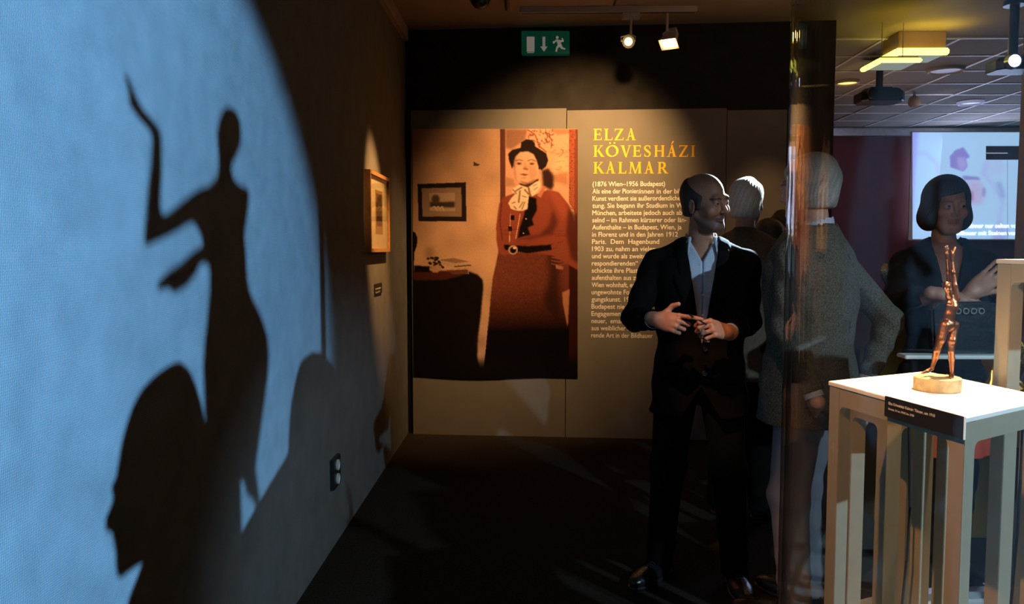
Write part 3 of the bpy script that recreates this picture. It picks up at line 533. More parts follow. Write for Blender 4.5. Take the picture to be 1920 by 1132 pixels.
# ------------------------------------------------------------------ track with two spotlights, dome camera
TY = 5.62
ta, tb = P(975, 22, TY), P(1306, 22, TY); tz = CEIL
trk = empty('lighting_track', (ta.x, TY, tz), 'pale ceiling lighting track above the exit sign and text board', 'track')
mk('rail', M['trim'], slab((ta.x, TY-0.03, tz-0.055), (tb.x, TY+0.03, tz-0.0)), trk, bevel=0.004)
mk('rail_slot', M['dark_plastic'], slab((ta.x+0.01, TY-0.008, tz-0.058), (tb.x-0.01, TY+0.008, tz-0.054)), trk)
def spotlamp(px, py, hx, aim, label, mat_, square=False, adaptor=None):
    h = P(px, py, TY); top = P(hx, 32, TY); e = empty('track_spotlight', (top.x, TY, tz-0.055), label, 'spotlight', 'spotlights on the ceiling track')
    if adaptor: mk('adaptor', mat_, slab((top.x-0.06, TY-0.02, tz-0.10), (top.x+0.06, TY+0.02, tz-0.055)), e, bevel=0.003)
    mk('stem', mat_, lambda bm: cyl(bm, (top.x, TY, tz-0.06), (top.x, TY, h.z+0.045), 0.009), e, smooth=True)
    d = (Vector(aim)-h).normalized(); q_ = d.to_track_quat('Z', 'Y').to_matrix()
    if square:
        def sq(bm):
            r = [[h + q_ @ Vector((sx*a, sy*b, z_)) for sx, sy in ((-1,-1),(1,-1),(1,1),(-1,1))] for a, b, z_ in ((0.022, 0.022, -0.08), (0.036, 0.03, -0.07), (0.038, 0.032, -0.01), (0.058, 0.042, 0.05), (0.062, 0.045, 0.058))]
            rr = [[bm.verts.new(p) for p in x_] for x_ in r]; bm.faces.new(rr[0])
            for A, B in zip(rr, rr[1:]):
                for i in range(4): bm.faces.new((A[i], A[(i+1)%4], B[(i+1)%4], B[i]))
        mk('lamp_housing', mat_, sq, e)
        mk('lamp_lens', M['lampon'], lambda bm: prism(bm, [h + q_ @ Vector(p) for p in ((-0.05,-0.034,0.045),(0.05,-0.034,0.045),(0.05,0.034,0.045),(-0.05,0.034,0.045))], q_ @ Vector((0,0,0.006))), e)
    else:
        mk('lamp_housing', mat_, lambda bm: lathe(bm, h, [(0.0, -0.085), (0.024, -0.083), (0.03, -0.07), (0.03, -0.02), (0.036, -0.01), (0.042, 0.03), (0.044, 0.045), (0.040, 0.045), (0.036, 0.02), (0.0, 0.015)], 24, q_), e, smooth=True)
        mk('lamp_lens', M['lampon'], lambda bm: lathe(bm, h, [(0.0, 0.034), (0.015, 0.033), (0.026, 0.028), (0.026, 0.024), (0.0, 0.024)], 20, q_), e, smooth=True)
        mk('lamp_bezel', M['dark_plastic'], lambda bm: lathe(bm, h, [(0.026, 0.026), (0.0435, 0.044), (0.0435, 0.048), (0.026, 0.03)], 24, q_), e, smooth=True)
    mk('yoke', mat_, lambda bm: tube(bm, [h + q_ @ Vector((0.046, 0, -0.01)), h + q_ @ Vector((0.05, 0.03, -0.02)), Vector((top.x, TY, h.z+0.05)), h + q_ @ Vector((-0.05, 0.03, -0.02)), h + q_ @ Vector((-0.046, 0, -0.01))], 0.005), e)
    return e
spotlamp(1178, 78, 1183, (0.35, 1.2, 1.7), 'round track spotlight with glowing lens aimed toward the viewer, left of the pair', M['trim'], adaptor=True)
spotlamp(1257, 72, 1251, (0.62, 5.0, 1.9), 'square flared track spotlight aimed down, right of the pair', M['trim'], square=True)
dc = P(901, 3, 5.25); dm = empty('dome_camera', (dc.x, 5.25, CEIL-0.018), 'black dome security camera on the ceiling left of the track', 'camera')
mk('camera_ring', M['dark_plastic'], lambda bm: cyl(bm, (dc.x, 5.25, CEIL), (dc.x, 5.25, dc.z+0.01), 0.075, 0.07, 32), dm, smooth=True)
mk('dome', M['leather'], lambda bm: lathe(bm, (dc.x, 5.25, dc.z+0.01), [(0.06, 0), (0.056, -0.025), (0.04, -0.045), (0.018, -0.056), (0.0, -0.058)], 28), dm, smooth=True)
bt = P(949, 20, 5.6); tag(center(mk('ceiling_bracket', M['dark_plastic'], slab((bt.x-0.008, 5.25, CEIL-0.035), (bt.x+0.008, 5.62, CEIL)))), 'thin black bracket on the ceiling at the left end of the track', 'bracket')
# ------------------------------------------------------------------ far room: projection, projectors, lights
sa, sb = P(1711, 248, FARY-0.14), P(1904, 448, FARY-0.14)
sc_ = Canvas(1711, 248, 1960, 448, 250, 201, (0.42, 0.67, 1.0))
def s5(p): return [(1440+x/3.904, 270+y/3.904) for x, y in p]
PU = (0.24, 0.20, 0.62); PV = (0.42, 0.40, 0.85)
sc_.poly(s5([(1055, -90), (1100, -90), (1080, 200), (1055, 600)]), (0.35, 0.32, 0.95), 3, 0.8)
sc_.line(s5([(1090, 70), (1150, 60), (1240, 150), (1245, 260)]), 5, PV, 3, 0.6)
sc_.poly(s5([(1335, 170), (1330, 90), (1370, 45), (1430, 22), (1450, 50), (1480, 95), (1450, 110), (1462, 165), (1430, 200), (1380, 185)]), PU, 1.2, 0.9)
sc_.poly(s5([(1385, 100), (1440, 100), (1455, 165), (1425, 195), (1395, 175)]), PV, 2.0, 0.8)
sc_.poly(s5([(1420, 230), (1540, 240), (1560, 265), (1430, 262)]), (0.2, 0.15, 0.5), 1.5, 0.8)
sc_.poly(s5([(1440, 270), (1560, 270), (1590, 370), (1560, 440), (1500, 455), (1450, 420)]), (0.50, 0.42, 0.72), 4, 0.8)
sc_.poly(s5([(1570, 150), (1620, 100), (1700, 100), (1740, 200), (1650, 240), (1570, 230)]), (0.45, 0.58, 0.95), 4, 0.7)
sc_.line(s5([(1600, 130), (1570, 220), (1640, 290), (1720, 420), (1690, 560)]), 6, PV, 3.5, 0.55)
sc_.line(s5([(1690, 290), (1720, 380)]), 9, (0.25, 0.32, 0.7), 3, 0.7)
sc_.ell(*s5([(1580, 350)])[0], 3.5, 9, (0.25, 0.25, 0.6), 1.5, 0.7); sc_.ell(*s5([(1495, 380)])[0], 2.5, 11, (0.35, 0.16, 0.4), 1.5, 0.8)
sc_.poly(s5([(1640, 640), (1700, 560), (1760, 640), (1740, 700), (1640, 700)]), (0.33, 0.3, 0.8), 4, 0.6)
sc_.poly([(1849, 274), (1960, 274), (1960, 300), (1849, 300)], (0.01, 0.01, 0.015), 0.4); sc_.line([(1850, 287), (1889, 287)], 2, (0.75, 0.85, 1.0), 0.3)
sc_.line([(1889, 300), (1889, 448)], 1.2, (0.05, 0.1, 0.2), 0.4, 0.7); sc_.line([(1711, 286.5), (1849, 286.5)], 1, (0.4, 0.5, 0.8), 0.5, 0.6)
scr = empty('projection_screen', P(1808, 448, FARY-0.15).copy(), 'bright blue projected picture with subtitles on the far maroon wall', 'screen')
sc_.mesh(lambda x_, y_: P(x_, y_, FARY-0.15), 'projected_image', M['screen'], scr)
qa, qb = P(1709, 246, FARY-0.13), P(1962, 450, FARY-0.13); mk('screen_cloth', M['trim'], slab((qa.x, FARY-0.145, qb.z), (qb.x, FARY-0.12, qa.z)), scr)
for s, xa, xe, yb in (("iner Männer nur selten vo", 1789, 1906, 427), ("Bildhauer mit Steinen ver", 1787, 1906, 440.5)):
    a, b = P(xa, yb, FARY-0.15), P(xe, yb, FARY-0.15); place_text(textmesh(s, 1, 0, 0.02), a, Vector((1,0,0)), Vector((0,0,1)), (b-a).length, 0.085, m=mat('subtitle_light', (0.9, 0.97, 1.0), emit=1.3, noise=(20, 0.02)), parent=scr, name='subtitle', out=Vector((0,-1,0)), lift=0.006)
area('screen_glow', P(1808, 348, FARY-0.3), (3.6, 7, 2.4), 40, (0.55, 0.65, 1.0), 1.3, 1.3)
# black ceiling projector on a pole
def projector(px, py, Y, w_, label, lens=None, flip=1, polepx=None):
    c = P(px, py, Y); e = empty('ceiling_projector', (c.x, c.y, CEIL), label, 'projector')
    W_ = w_/F*Y; H_ = W_*0.30
    def body(bm):
        r = []
        for k, (z_, s_) in enumerate(((-H_*0.5, 0.94), (-H_*0.42, 1.0), (H_*0.22, 1.0), (H_*0.5, 0.80))):
            r.append([bm.verts.new((c.x+W_*0.5*s_*a*(1 if abs(b) < 0.9 else 0.86), c.y+W_*0.36*s_*b, c.z+z_)) for a, b in ((-1,-0.6),(-0.9,-1),(0.9,-1),(1,-0.6),(1,0.6),(0.9,1),(-0.9,1),(-1,0.6))])
        bm.faces.new(r[0]); bm.faces.new(r[-1])
        for A, B in zip(r, r[1:]):
            for i in range(8): bm.faces.new((A[i], A[(i+1)%8], B[(i+1)%8], B[i]))
    mk('projector_body', M['dark_plastic'], body, e)
    mk('pole', M['dark_plastic'], lambda bm: (cyl(bm, (c.x, c.y, c.z+H_*0.6), (c.x, c.y, CEIL-0.02), 0.03, 0.03, 16), cyl(bm, (c.x, c.y, CEIL-0.03), (c.x, c.y, CEIL), 0.07, 0.07, 16)), e, smooth=True)
    mk('mounting_plate', M['dark_plastic'], lambda bm: (box(bm, (c.x-W_*0.24, c.y-W_*0.15, c.z+H_*0.58), (c.x+W_*0.24, c.y+W_*0.15, c.z+H_*0.66)), [cyl(bm, (c.x+a*W_*0.2, c.y+b*W_*0.12, c.z+H_*0.4), (c.x+a*W_*0.2, c.y+b*W_*0.12, c.z+H_*0.6), 0.008, n=8) for a in (-1,1) for b in (-1,1)]), e)
    for k in range(6): mk('cooling_slot', M['leather'], slab((c.x-W_*0.1+k*W_*0.07, c.y-W_*0.375, c.z-H_*0.25), (c.x-W_*0.1+k*W_*0.07+W_*0.03, c.y-W_*0.35, c.z+H_*0.1)), e)
    lx = c.x+(-0.32 if lens is None else lens)*W_; q_ = Matrix.Rotation(math.pi/2, 3, 'X')
    mk('lens', M['coldon'] if lens is not None else M['leather'], lambda bm: lathe(bm, (lx, c.y-W_*0.37, c.z), [(0.0, 0.03), (H_*0.25, 0.028), (H_*0.42, 0.015), (H_*0.42, -0.0), (0, -0.0)] if lens is not None else [(0.0, 0.012), (H_*0.25, 0.012), (H_*0.36, 0.03), (H_*0.40, 0.03), (H_*0.40, -0.03), (0, -0.03)], 24, q_), e, smooth=True)
    if lens is not None:
        mk('lens_ring', M['steel'], lambda bm: lathe(bm, (lx, c.y-W_*0.37, c.z), [(H_*0.43, 0.0), (H_*0.45, 0.04), (H_*0.54, 0.045), (H_*0.58, 0.0)], 24, q_), e, smooth=True)
        mk('indicator_lamp', mat('pink_indicator', (1.0, 0.25, 0.35), emit=3, noise=(5, 0.02)), slab((c.x+W_*0.36, c.y-W_*0.375, c.z+H_*0.1), (c.x+W_*0.42, c.y-W_*0.35, c.z+H_*0.25)), e)
    return e
projector(1648, 181, 7.35, 78, 'black projector hanging from a pole in the middle of the far ceiling')
projector(1898, 123, 5.6, 78, 'black projector with glowing bluish lens near the brown pillar', lens=-0.24)
# yellow luminaire, and a thin hung bar modelled in place of a reflection
for i, (xa, xb, yt, yb, Y, lb) in enumerate(((1681, 1782, 73, 104, 6.32, 'large yellow-lit box luminaire under the ceiling, the nearer one'), (1648, 1731, 104, 118, 5.95, 'thin yellow-lit bar standing in for a reflection, left of and below the yellow luminaire'))):
    a, b = P(xa, yb, Y), P(xb, yt, Y); zt = CEIL if i == 0 else CEIL; e = empty('yellow_luminaire_and_reflection', ((a.x+b.x)/2, Y, zt), lb, 'ceiling light', 'yellow ceiling lights')
    zb = P(xa, yb-2, Y).z; th = 0.05 if i == 0 else 0.03
    mk('light_case', M['yellow'], slab((a.x+0.02, Y+0.02, zb+th), (b.x-0.02, Y+0.30, zt if i == 0 else zb+th+0.015)), e, bevel=0.005)
    if i:
        for rx_ in (a.x+0.08, b.x-0.08): mk('hanging_rod', M['steel'], lambda bm: cyl(bm, (rx_, Y+0.15, zb+th), (rx_, Y+0.15, CEIL), 0.003, n=8), e)
    mk('light_edge', M['yellowon'], slab((a.x, Y, zb), (b.x, Y+0.04, zb+th)), e, bevel=0.01)
    mk('light_edge', M['yellowon'], slab((a.x, Y+0.04, zb), (a.x+0.04, Y+0.34, zb+th)), e, bevel=0.008)
    mk('light_diffuser', mat('tinted_diffuser', (0.35, 0.42, 0.38), emit=0.6, noise=(3, 0.2)), slab((a.x+0.04, Y+0.04, zb+0.01), (b.x-0.01, Y+0.33, zb+0.03)), e)
    l = bpy.data.lights.new('yellow_luminaire_light', 'AREA'); l.shape = 'RECTANGLE'; l.size = b.x-a.x; l.size_y = 0.08; l.energy = 0.9 if i == 0 else 0.4; l.color = (1.0, 0.72, 0.04); lo = bpy.data.objects.new('yellow_luminaire_light', l); COL.objects.link(lo); lo.location = ((a.x+b.x)/2, Y-0.16, zb+0.02); lo.rotation_euler = (R(180), 0, 0)
for px, py, w_, lb, m_, ring in ((1773, 130, 63, 'flush round ceiling disc with bluish ring, the widest', M['dimon'], M['trim']), (1820, 192, 45, 'round recessed downlight with bright bluish rim, farther and smaller', M['leather'], M['dimon']), (1589, 153, 42, 'small warm-lit round ceiling disc left of the projector pole', M['warmdisc'], M['trim'])):
    c = PZ(px, py-1, CEIL); r_ = w_/2/F*c.y; e = empty('downlight', (c.x, c.y, CEIL), lb, 'ceiling light')
    mk('light_ring', ring, lambda bm: lathe(bm, (c.x, c.y, CEIL), [(r_*0.80, 0.0), (r_*0.82, -0.022), (r_*0.92, -0.03), (r_, -0.02), (r_*1.02, 0.0)], 36), e, smooth=True)
    mk('light_disc', m_, lambda bm: lathe(bm, (c.x, c.y, CEIL), [(0.0, -0.015), (r_*0.8, -0.015), (r_*0.8, 0.0)], 36), e, smooth=True)
c = P(1555, 98, 6.3); tag(center(mk('ceiling_sensor', M['dark_plastic'], lambda bm: (lathe(bm, (c.x, c.y, CEIL), [(0.035, 0), (0.033, -0.04), (0.028, c.z-CEIL-0.025), (0.0, c.z-CEIL-0.03)], 20)), smooth=True)), 'small dark ceiling sensor left of the yellow lights', 'sensor')
c = P(1714, 191, 8.8); tag(center(mk('ceiling_speaker', M['brown'], lambda bm: (lathe(bm, (c.x, c.y, c.z), [(0, -0.06), (0.04, -0.05), (0.06, -0.02), (0.062, 0.02), (0.045, 0.05), (0.015, 0.065), (0.012, CEIL-c.z), (0, CEIL-c.z)], 24)), smooth=True)), 'small brown round ceiling speaker right of the pole-mounted projector', 'speaker')
# ------------------------------------------------------------------ distance-field modelling kit (numpy) -> smooth meshes
class Fld:
    def __init__(s, lo, hi, h):
        s.lo = np.array(lo, float); s.h = h; n = np.ceil((np.array(hi)-s.lo)/h).astype(int)+1
        ax = [(s.lo[i]+h*np.arange(n[i])).astype(np.float32) for i in range(3)]
        s.x = ax[0][:, None, None]; s.y = ax[1][None, :, None]; s.z = ax[2][None, None, :]; s.n = n
    def cap(s, a, b, ra, rb=None):
        rb = ra if rb is None else rb; a = np.array(a, float); b = np.array(b, float); d = b-a; L = max(float(d@d), 1e-9)
        px, py, pz = s.x-a[0], s.y-a[1], s.z-a[2]; t = np.clip((px*d[0]+py*d[1]+pz*d[2])/L, 0, 1)
        return np.sqrt((px-t*d[0])**2+(py-t*d[1])**2+(pz-t*d[2])**2)-(ra+(rb-ra)*t)
    def ell(s, c, r, rot=None):
        p = [s.x-c[0], s.y-c[1], s.z-c[2]]
        if rot is not None:
            m = np.array(rot).T; p = [m[i, 0]*p[0]+m[i, 1]*p[1]+m[i, 2]*p[2] for i in range(3)]
        k0 = np.sqrt((p[0]/r[0])**2+(p[1]/r[1])**2+(p[2]/r[2])**2); k1 = np.sqrt((p[0]/r[0]**2)**2+(p[1]/r[1]**2)**2+(p[2]/r[2]**2)**2)
        return k0*(k0-1)/np.maximum(k1, 1e-6)
    def sph(s, c, r): return np.sqrt((s.x-c[0])**2+(s.y-c[1])**2+(s.z-c[2])**2)-r
def smin(a, b, k): h = np.clip(0.5+0.5*(b-a)/k, 0, 1); return b+(a-b)*h-k*h*(1-h)
def smax(a, b, k): return -smin(-a, -b, k)
def nets(F_, f):
    f = np.asarray(f, np.float32)+np.zeros(F_.n, np.float32)
    for ax in range(3):                                  # keep the surface closed at the bounds
        sl = [slice(None)]*3; sl[ax] = 0; f[tuple(sl)] = np.maximum(f[tuple(sl)], 0.5*F_.h); sl[ax] = -1; f[tuple(sl)] = np.maximum(f[tuple(sl)], 0.5*F_.h)
    s = f < 0; cs = np.zeros(tuple(F_.n-1), np.int8)
    corners = [(i, j, k) for i in (0, 1) for j in (0, 1) for k in (0, 1)]; N = F_.n-1
    for c in corners: cs += s[c[0]:c[0]+N[0], c[1]:c[1]+N[1], c[2]:c[2]+N[2]]
    mixed = (cs > 0) & (cs < 8); idx = -np.ones(mixed.shape, np.int64); ci = np.argwhere(mixed); idx[mixed] = np.arange(len(ci))
    acc = np.zeros((len(ci), 3)); cnt = np.zeros(len(ci))
    for a in corners:
        for ax in range(3):
            if a[ax]: continue
            b = list(a); b[ax] = 1; pa_ = ci+np.array(a); pb_ = ci+np.array(b)
            fa_ = f[pa_[:, 0], pa_[:, 1], pa_[:, 2]]; fb_ = f[pb_[:, 0], pb_[:, 1], pb_[:, 2]]; x_ = (fa_ < 0) != (fb_ < 0)
            t = np.where(x_, fa_/np.where(x_, fa_-fb_, 1), 0); pos = np.array(a)[None]+t[:, None]*(np.array(b)-np.array(a))[None]
            acc += pos*x_[:, None]; cnt += x_
    v = (ci+acc/np.maximum(cnt, 1)[:, None])*F_.h+F_.lo; quads = []
    for ax in range(3):
        u, w_ = [(1, 2), (2, 0), (0, 1)][ax]; sl0 = [slice(1, None)]*3; sl0[ax] = slice(0, -1); sl1 = [slice(1, None)]*3; sl1[ax] = slice(1, None)
        S0, S1 = s[tuple(sl0)], s[tuple(sl1)]; d = S0 != S1; pts = np.argwhere(d); off = np.array([1, 1, 1]); off[ax] = 0; pts = pts+off
        ok = np.all(pts < np.array(idx.shape), axis=1); sel = S0[d][ok]; pts = pts[ok]
        def I(p): return idx[p[:, 0], p[:, 1], p[:, 2]]
        eu = np.zeros(3, int); eu[u] = 1; ew = np.zeros(3, int); ew[w_] = 1
        qd = np.stack([I(pts), I(pts-eu), I(pts-eu-ew), I(pts-ew)], 1); qd[~sel] = qd[~sel][:, ::-1]; quads.append(qd)
    f4 = np.concatenate(quads); f4 = f4[np.all(f4 >= 0, axis=1)]; return v, f4[:, ::-1]
def relax(v, f, it=1, lam=0.5):
    for _ in range(it):
        a = np.zeros_like(v); c = np.zeros(len(v))
        for i in range(4):
            j = (i+1) % 4; np.add.at(a, f[:, i], v[f[:, j]]); np.add.at(c, f[:, i], 1); np.add.at(a, f[:, j], v[f[:, i]]); np.add.at(c, f[:, j], 1)
        v = v*(1-lam)+lam*a/np.maximum(c, 1)[:, None]
    return v
def sdfobj(name, F_, f, m, parent, xf=None, colf=None, it=1):
    v, q_ = nets(F_, f); v = relax(v, q_, it)
    c = colf(v) if colf else None
    if xf is not None: v = v @ np.array(xf.to_3x3()).T + np.array(xf.translation)
    me = qmesh(v, q_, name)
    if c is not None: setcol(me, c)
    return link(name, me, m, parent, smooth=True)
def joinm(objs):
    """several shells of one body become one mesh object (first keeps its name)"""
    a = objs[0]; vs, fs, cs, n = [], [], [], 0
    for o in objs:
        me = o.data; v = np.zeros(len(me.vertices)*3, np.float32); me.vertices.foreach_get('co', v); vs.append(v.reshape(-1, 3))
        f = np.zeros(len(me.loops), np.int32); me.loops.foreach_get('vertex_index', f); fs.append(f.reshape(-1, 4)+n); n += len(me.vertices)
        c = np.zeros(len(me.vertices)*4, np.float32); me.color_attributes['col'].data.foreach_get('color', c); cs.append(c.reshape(-1, 4)[:, :3])
    me = qmesh(np.concatenate(vs), np.concatenate(fs), a.name); setcol(me, np.concatenate(cs)); me.materials.append(a.data.materials[0])
    me.polygons.foreach_set('use_smooth', [True]*len(me.polygons)); a.data = me
    for o in objs[1:]: bpy.data.objects.remove(o)
    return a
# ---- heads. local frame: origin between the eyes, x to the left of the face, face towards -y, z up
def head_field(h=0.003, female=False, smile=0.0, neck=(0, 0.03, -0.20), long_face=1.0):
    F_ = Fld((-0.11, -0.14, -0.25), (0.11, 0.13, 0.135), h); g = 0.93 if female else 1.0
    d = F_.ell((0, 0.018, 0.035), (0.076*g, 0.097, 0.086)); d = smin(d, F_.ell((0, -0.022, -0.035), (0.061*g, 0.066, 0.080)), 0.03)
    d = smin(d, F_.ell((0, -0.064, -0.100), (0.026*g, 0.022, 0.020)), 0.028)
    for sx in (-1, 1):
        d = smin(d, F_.cap((sx*0.055*g, 0.0, -0.055), (sx*0.022, -0.060, -0.100), 0.016, 0.014), 0.028)
        d = smin(d, F_.sph((sx*0.043*g, -0.062, -0.030), 0.021+0.004*smile), 0.022)
    d = smin(d, F_.cap((-0.034, -0.079, 0.020), (0.034, -0.079, 0.020), 0.010 if female else 0.013), 0.016)
    for sx in (-1, 1): d = smax(d, -F_.ell((sx*0.031, -0.100, 0.0), (0.019, 0.015, 0.012)), 0.012)
    d = smin(d, F_.cap((0, -0.086, 0.008), (0, -0.107, -0.032), 0.0075, 0.0105 if not female else 0.009), 0.013)
    for sx in (-1, 1): d = smin(d, F_.sph((sx*0.0115, -0.095, -0.037), 0.0078), 0.007)
    for sx in (-1, 1): d = smax(d, -F_.sph((sx*0.006, -0.101, -0.0455), 0.0028), 0.003)
    mz = -0.066; w_ = 0.024+0.004*smile
    up = F_.cap((-w_, -0.076, mz+0.004*smile+0.002), (0, -0.0905, mz+0.004), 0.0035, 0.0062); up = smin(up, F_.cap((w_, -0.076, mz+0.004*smile+0.002), (0, -0.0905, mz+0.004), 0.0035, 0.0062), 0.004)
    lo_ = smin(F_.cap((-w_*0.8, -0.077, mz-0.004+0.003*smile), (0, -0.088, mz-0.008), 0.004, 0.0068), F_.cap((w_*0.8, -0.077, mz-0.004+0.003*smile), (0, -0.088, mz-0.008), 0.004, 0.0068), 0.004)
    d = smin(d, smin(up, lo_, 0.002), 0.006)
    for sx in (-1, 1):
        d = smax(d, -F_.cap((0, -0.097, mz-0.002), (sx*w_, -0.082, mz+0.004*smile), 0.0018), 0.003)
        if smile: d = smax(d, -F_.cap((sx*0.017, -0.094, -0.040), (sx*0.037, -0.078, -0.066), 0.0022), 0.010)
        e = F_.ell((sx*0.0785*g, 0.008, -0.012), (0.009, 0.019, 0.032), Euler((R(-12), 0, R(sx*18))).to_matrix()); e = smax(e, -F_.ell((sx*0.087*g, 0.002, -0.010), (0.006, 0.011, 0.020)), 0.004); d = smin(d, e, 0.006)
        ball = F_.sph((sx*0.031, -0.0785, 0.0), 0.0142); d = smin(d, np.maximum(ball, (0.0036-0.0018*smile)-np.abs(F_.z+0.0004)), 0.002)
    n0 = Vector((0, 0.022, -0.07)); d = smin(d, F_.cap(n0, neck, 0.048*g, 0.060*g), 0.022)
    if not female: d = smin(d, F_.sph((0, -0.030+neck[1]*0.3, -0.145), 0.010), 0.014)
    return F_, d
def skincol(base, female=False, stubble=0.0, lips=(0.8, 0.55, 0.5)):
    base = np.array(base)
    def f(v):
        c = np.ones((len(v), 3))*base; z = v[:, 2]; y = v[:, 1]; x = v[:, 0]
        cheek = np.exp(-(((np.abs(x)-0.042)/0.02)**2+((z+0.03)/0.02)**2))*(y < -0.04); c *= 1+cheek[:, None]*np.array([0.12, -0.08, -0.08])
        b = np.clip((-0.045-z)/0.02, 0, 1)*(z > -0.13)*(y < 0.0)*np.clip((0.03-y)/0.03, 0, 1); m = np.exp(-((x/0.034)**2+((z+0.052)/0.009)**2))*(y < -0.07); b = np.clip(b+m, 0, 1)*stubble; c *= 1-b[:, None]*np.array([0.62, 0.58, 0.52])
        lp = (np.abs(x) < 0.026)*(np.abs(z+0.067) < 0.011)*(y < -0.078); c = np.where(lp[:, None], c*np.array(lips), c)
        br = np.exp(-((z-0.021+0.3*(np.abs(x)-0.03)**2/0.03)/0.0042)**2)*(np.abs(x) > 0.012)*(np.abs(x) < 0.052)*(y < -0.06); c *= 1-0.85*br[:, None]*(0.75 if female else 1)
        return c
    return f
def eyes(xf, parent, skin=True, open_=1.0):
    out = []
    for sx in (-1, 1):
        bm = bmesh.new(); bmesh.ops.create_uvsphere(bm, u_segments=20, v_segments=16, radius=0.0128, matrix=Matrix.Rotation(math.pi/2, 4, 'X'))
        me = frombm(bm, 'eye'); co = np.zeros(len(me.vertices)*3, np.float32); me.vertices.foreach_get('co', co); co = co.reshape(-1, 3)
        c = np.ones((len(co), 3))*np.array([0.30, 0.27, 0.24]); r = np.hypot(co[:, 0], co[:, 2]); fr_ = co[:, 1] < 0; c[(r < 0.0065) & fr_] = (0.05, 0.03, 0.02); c[(r < 0.003) & fr_] = (0.005, 0.005, 0.005)
        setcol(me, c); me.transform(xf @ Matrix.Translation((sx*0.031, -0.0785, 0))); out.append(link('eye', me, EYE, parent, smooth=True))
    return out
EYE = mat('eye_white', (1, 1, 1), 0.15, attr=True, noise=(50, 0.02))
def hair_field(style, h=0.003):
    F_ = Fld((-0.13, -0.125, -0.20), (0.13, 0.145, 0.155), h); ang = np.arctan2(F_.x+0*F_.z, F_.y-0.0); st = 0.0006*np.sin(ang*46+F_.z*60+2*np.sin(F_.z*50))+0.0006*np.sin(ang*83-F_.z*140)
    base = F_.ell((0, 0.018, 0.035), (0.076, 0.097, 0.086))
    if style == 'fringe':
        d = np.minimum(base, smin(F_.ell((0, 0.03, -0.03), (0.066, 0.066, 0.072)), base, 0.02))-0.0075+st
        top = F_.z-(0.056+0.62*(F_.y-0.005)); front = -F_.y-(0.028+0.35*np.maximum(F_.z, -0.02)); bot = -(F_.z+0.060+0.25*(F_.y-0.0)*0); d = smax(smax(smax(d, top, 0.012), front, 0.008), bot, 0.01)
        sb = F_.cap((0.069, -0.022, 0.02), (0.069, -0.018, -0.02), 0.008); sb2 = F_.cap((-0.069, -0.022, 0.02), (-0.069, -0.018, -0.02), 0.008); d = smin(d, np.minimum(sb, sb2), 0.008)
        ear = np.minimum(F_.ell((0.08, 0.008, -0.016), (0.022, 0.020, 0.030)), F_.ell((-0.08, 0.008, -0.016), (0.022, 0.020, 0.030))); d = smax(d, -ear, 0.004)
    elif style == 'short':
        d = smin(base, F_.ell((0, 0.035, -0.03), (0.064, 0.068, 0.075)), 0.02)-0.013+st*1.3+0.0025*np.sin(F_.x*70+F_.z*50)
        front = -F_.y-(0.036+0.60*F_.z); bot = -(F_.z+0.085); d = smax(smax(d, front, 0.012), bot, 0.01)
        ear = np.minimum(F_.ell((0.08, 0.004, -0.016), (0.022, 0.022, 0.030)), F_.ell((-0.08, 0.004, -0.016), (0.022, 0.022, 0.030))); d = smax(d, -ear, 0.004)
    else:
        d = F_.ell((0, 0.020, 0.030), (0.097, 0.112, 0.108)); 
        for sx in (-1, 1): d = smin(d, F_.ell((sx*0.066, 0.020, -0.052), (0.044, 0.080, 0.062)), 0.03)
        d = smin(d, F_.ell((0, 0.065, -0.05), (0.075, 0.055, 0.065)), 0.03); d = d+st*1.2
        face = np.maximum(np.maximum(np.abs(F_.x+0.008*0)-(0.056-0.10*np.maximum(F_.z-0.01, 0)), F_.z-0.052-0.25*F_.x), F_.y+0.020); d = smax(d, -face, 0.010)
        d = smax(d, -(F_.ell((0, -0.03, -0.15), (0.060, 0.075, 0.075))), 0.01)
    return F_, d
